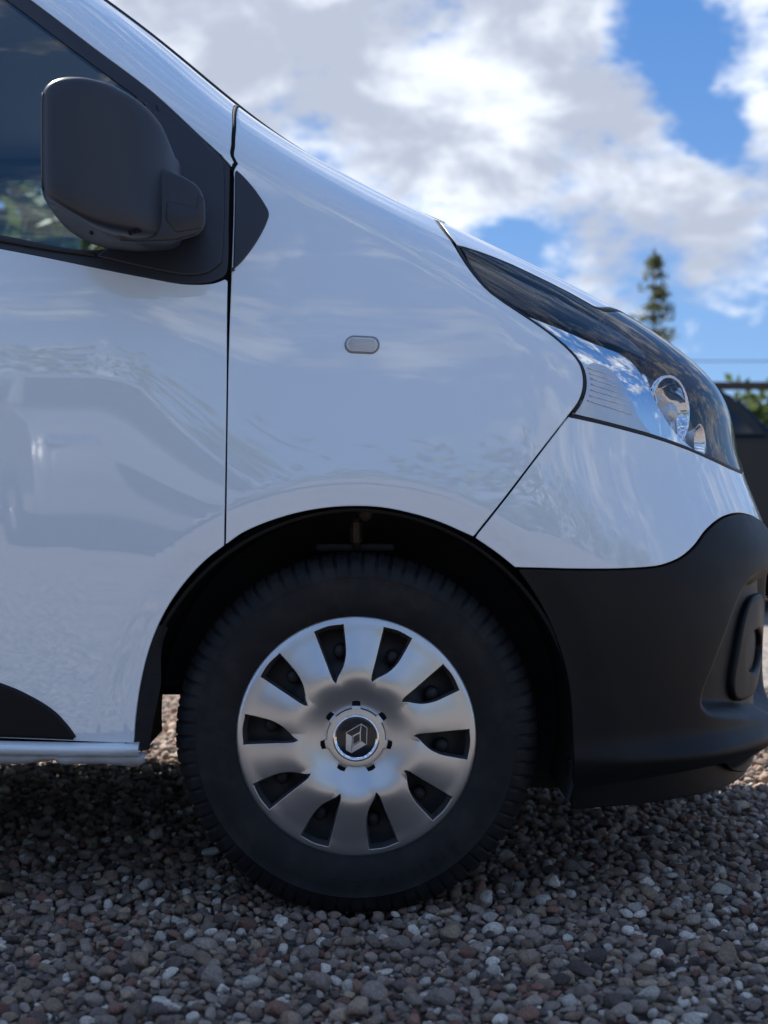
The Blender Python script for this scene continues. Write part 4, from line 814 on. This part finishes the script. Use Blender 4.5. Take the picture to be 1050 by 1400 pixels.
# ------------------------------------------------------------------ other vehicles
def car(name, label, cat, x, y, rz, paint, L=4.6, W=1.82, H=1.62, group=None, upright=False):
    root = empty(name, (0, 0, 0)); tag(root, label, cat, group); k = H / 1.62; l = L / 4.6
    low = [(-2.28, .30), (-2.32, .55), (-2.27, .95), (-2.20, 1.06), (1.02, 1.08), (1.55, 1.045), (2.05, .96), (2.24, .82), (2.30, .55), (2.24, .28)]
    top = [(-2.20, 1.06), (-1.95, 1.50), (-1.70, 1.60), (-.60, 1.62), (.30, 1.58), (.52, 1.50), (1.02, 1.08)]
    if upright:
        low = [(-2.28, .30), (-2.32, .55), (-2.30, 1.0), (-2.25, 1.18), (1.03, 1.20), (1.60, 1.18), (2.10, 1.13), (2.24, .98), (2.30, .55), (2.24, .28)]
        top = [(-2.25, 1.18), (-2.15, 1.52), (-2.0, 1.60), (-.60, 1.62), (.45, 1.60), (.70, 1.54), (1.03, 1.20)]
    def loft(nm, pts, insets, mat, parent, bev):
        bm = bmesh.new(); n = len(pts); rows = []
        for (yy, sc) in insets: rows.append([bm.verts.new((px_ * l, yy * W / 2, pz_ * k)) if sc is None else bm.verts.new((px_ * l * (1 - sc), yy * W / 2, pz_ * k)) for px_, pz_ in pts])
        for a, b in zip(rows, rows[1:]):
            for i in range(n): bm.faces.new((a[i], a[(i + 1) % n], b[(i + 1) % n], b[i]))
        bm.faces.new(rows[0]); bm.faces.new(rows[-1][::-1]); bmesh.ops.recalc_face_normals(bm, faces=bm.faces)
        if bev: bmesh.ops.bevel(bm, geom=list(bm.edges), offset=bev, segments=3, affect='EDGES', clamp_overlap=True)
        return bm_obj(nm, bm, mat, parent, angle=45)
    body = loft('body', low, [(-1, .025), (-.9, 0), (.9, 0), (1, .025)], paint, root, .03)
    def topy(z): return (1 - .22 * max(0, z / k - 1.06) / .56) * .96
    bm = bmesh.new(); rows = [[bm.verts.new((px_ * l, sgn * topy(pz_ * k) * W / 2, pz_ * k)) for px_, pz_ in top] for sgn in (-1, 1)]; n = len(top)
    for i in range(n): bm.faces.new((rows[0][i], rows[0][(i + 1) % n], rows[1][(i + 1) % n], rows[1][i]))
    bm.faces.new(rows[0]); bm.faces.new(rows[1][::-1]); bmesh.ops.bevel(bm, geom=list(bm.edges), offset=.035, segments=3, affect='EDGES', clamp_overlap=True); bm_obj('cabin', bm, paint, root, angle=45)
    def side_glass(nm, pts):
        for sgn in (-1, 1):
            bm = bmesh.new(); a = [bm.verts.new((px_ * l, sgn * (topy(pz_ * k) * W / 2 + .004), pz_ * k)) for px_, pz_ in pts]; b = [bm.verts.new((px_ * l, sgn * (topy(pz_ * k) * W / 2 - .02), pz_ * k)) for px_, pz_ in pts]
            bm.faces.new(a); bm.faces.new(b[::-1]); [bm.faces.new((a[i], a[(i + 1) % len(a)], b[(i + 1) % len(a)], b[i])) for i in range(len(a))]; bm_obj(nm, bm, 'dark_glass', root)
    side_glass('side_window', [(-.62, 1.12), (-.58, 1.50), (.22, 1.50), (.42, 1.44), (.80, 1.14)] if not upright else [(-.62, 1.24), (-.58, 1.52), (.52, 1.52), (.64, 1.48), (.88, 1.24)]); side_glass('side_window', [(-1.95, 1.14), (-1.78, 1.48), (-.72, 1.52), (-.72, 1.12)])
    bm = bmesh.new()
    tx = .76 if upright else .56; bx, bz = (1.01, 1.24) if upright else (.99, 1.125); q = [((bx, bz), .84), ((tx, 1.475), .74), ((tx, 1.475), -.74), ((bx, bz), -.84)]; a = [bm.verts.new((p[0] * l + .022, yy * W / 2, p[1] * k + .018)) for p, yy in q]; b = [bm.verts.new((p[0] * l, yy * W / 2, p[1] * k)) for p, yy in q]
    bm.faces.new(a); bm.faces.new(b[::-1]); [bm.faces.new((a[i], a[(i + 1) % 4], b[(i + 1) % 4], b[i])) for i in range(4)]; bm_obj('windscreen', bm, 'dark_glass', root)
    for sx in (-1.38, 1.40):
        for sgn in (-1, 1):
            yc = sgn * (W / 2 - .10); Vt, Ft = lathe([(.20, -.10), (.26, -.115), (.32, -.105), (.335, -.07), (.335, .07), (.32, .105), (.26, .115), (.20, .10)], 40, (sx * l, yc, .335)); wh = mesh_obj('wheel', Vt, Ft, 'tyre_rubber', root)
            Vt, Ft = lathe([(.215, -.10 * 1), (.20, -.085), (.08, -.07), (.001, -.08)] if sgn < 0 else [(.215, .10), (.20, .085), (.08, .07), (.001, .08)], 40, (sx * l, yc, .335)); mesh_obj('rim', Vt, Ft, 'steel_dark', wh)
            for q in range(5):
                a = 2 * math.pi * q / 5; bm = bmesh.new(); box_bm(bm, (.12, 0, 0), (.19, .02, .05), .006); bmesh.ops.rotate(bm, cent=(0, 0, 0), matrix=Matrix.Rotation(a, 3, 'Y'), verts=bm.verts); bmesh.ops.translate(bm, vec=(sx * l, yc + sgn * .098, .335), verts=bm.verts); bm_obj('rim_spoke', bm, 'silver_paint', wh)
            Vt, Ft = lathe([(.395, -.012), (.375, .006), (.36, -.01)], 36, (sx * l, sgn * (W / 2 + .004), .345)); mesh_obj('wheel_arch', Vt, Ft, 'black_plastic', root)
    for sgn in (-1, 1):
        bm = bmesh.new(); box_bm(bm, (2.17 * l, sgn * W * .37, .80 * k), (.16, .36, .15), .04); bm_obj('headlight', bm, 'chrome', root, angle=40)
        if upright and sgn < 0: continue
        bm = bmesh.new(); box_bm(bm, (.72 * l, sgn * (W / 2 + .09), 1.12 * k), (.12, .20, .14), .04); bm_obj('door_mirror', bm, 'black_plastic', root, angle=40)
    bm = bmesh.new(); box_bm(bm, (2.29 * l, 0, .62 * k), (.06, .9, .22), .02); bm_obj('grille', bm, 'gloss_black', root, angle=40)
    bm = bmesh.new(); box_bm(bm, (2.315 * l, 0, .42), (.02, .5, .11), .004); bm_obj('number_plate', bm, 'bare_white', root, angle=40)
    root.location = (x, y, GZ); root.rotation_euler = (0, 0, rz); return root
car('parked_car', 'dark car parked behind the nose of the white van', 'car', 2.13, 9.8, 0, 'matt_dark', 4.65, 1.90, 1.85, None, True)
car('parked_car', 'silver grey car facing the van, mirrored in the white front door', 'car', -2.15, -8.6, R(66), 'grey_paint', 4.6, 1.84, 1.80)
car('parked_car', 'dark car beside the silver one, mirrored at the edge of the front door', 'car', -5.2, -8.7, R(112), 'dark_paint', 4.6, 1.84, 1.85)
# wood behind the photographer, only mirrored in paint and chrome
rnd = random.Random(21); bm = bmesh.new()
for _ in range(420):
    c = Vector((rnd.uniform(-60, 60), -48 + rnd.gauss(0, 2.5), rnd.betavariate(1.3, 1.8) * 9.0)); leaf_faces(bm, c, 30, (1.1, .8, .8), .42, rnd)
me = bpy.data.meshes.new('treeline'); bm.to_mesh(me); bm.free(); me.materials.append(MAT['leaf_green']); tag(link(bpy.data.objects.new('treeline', me)), 'distant dark wood mirrored low in the paint', None, None, 'stuff')
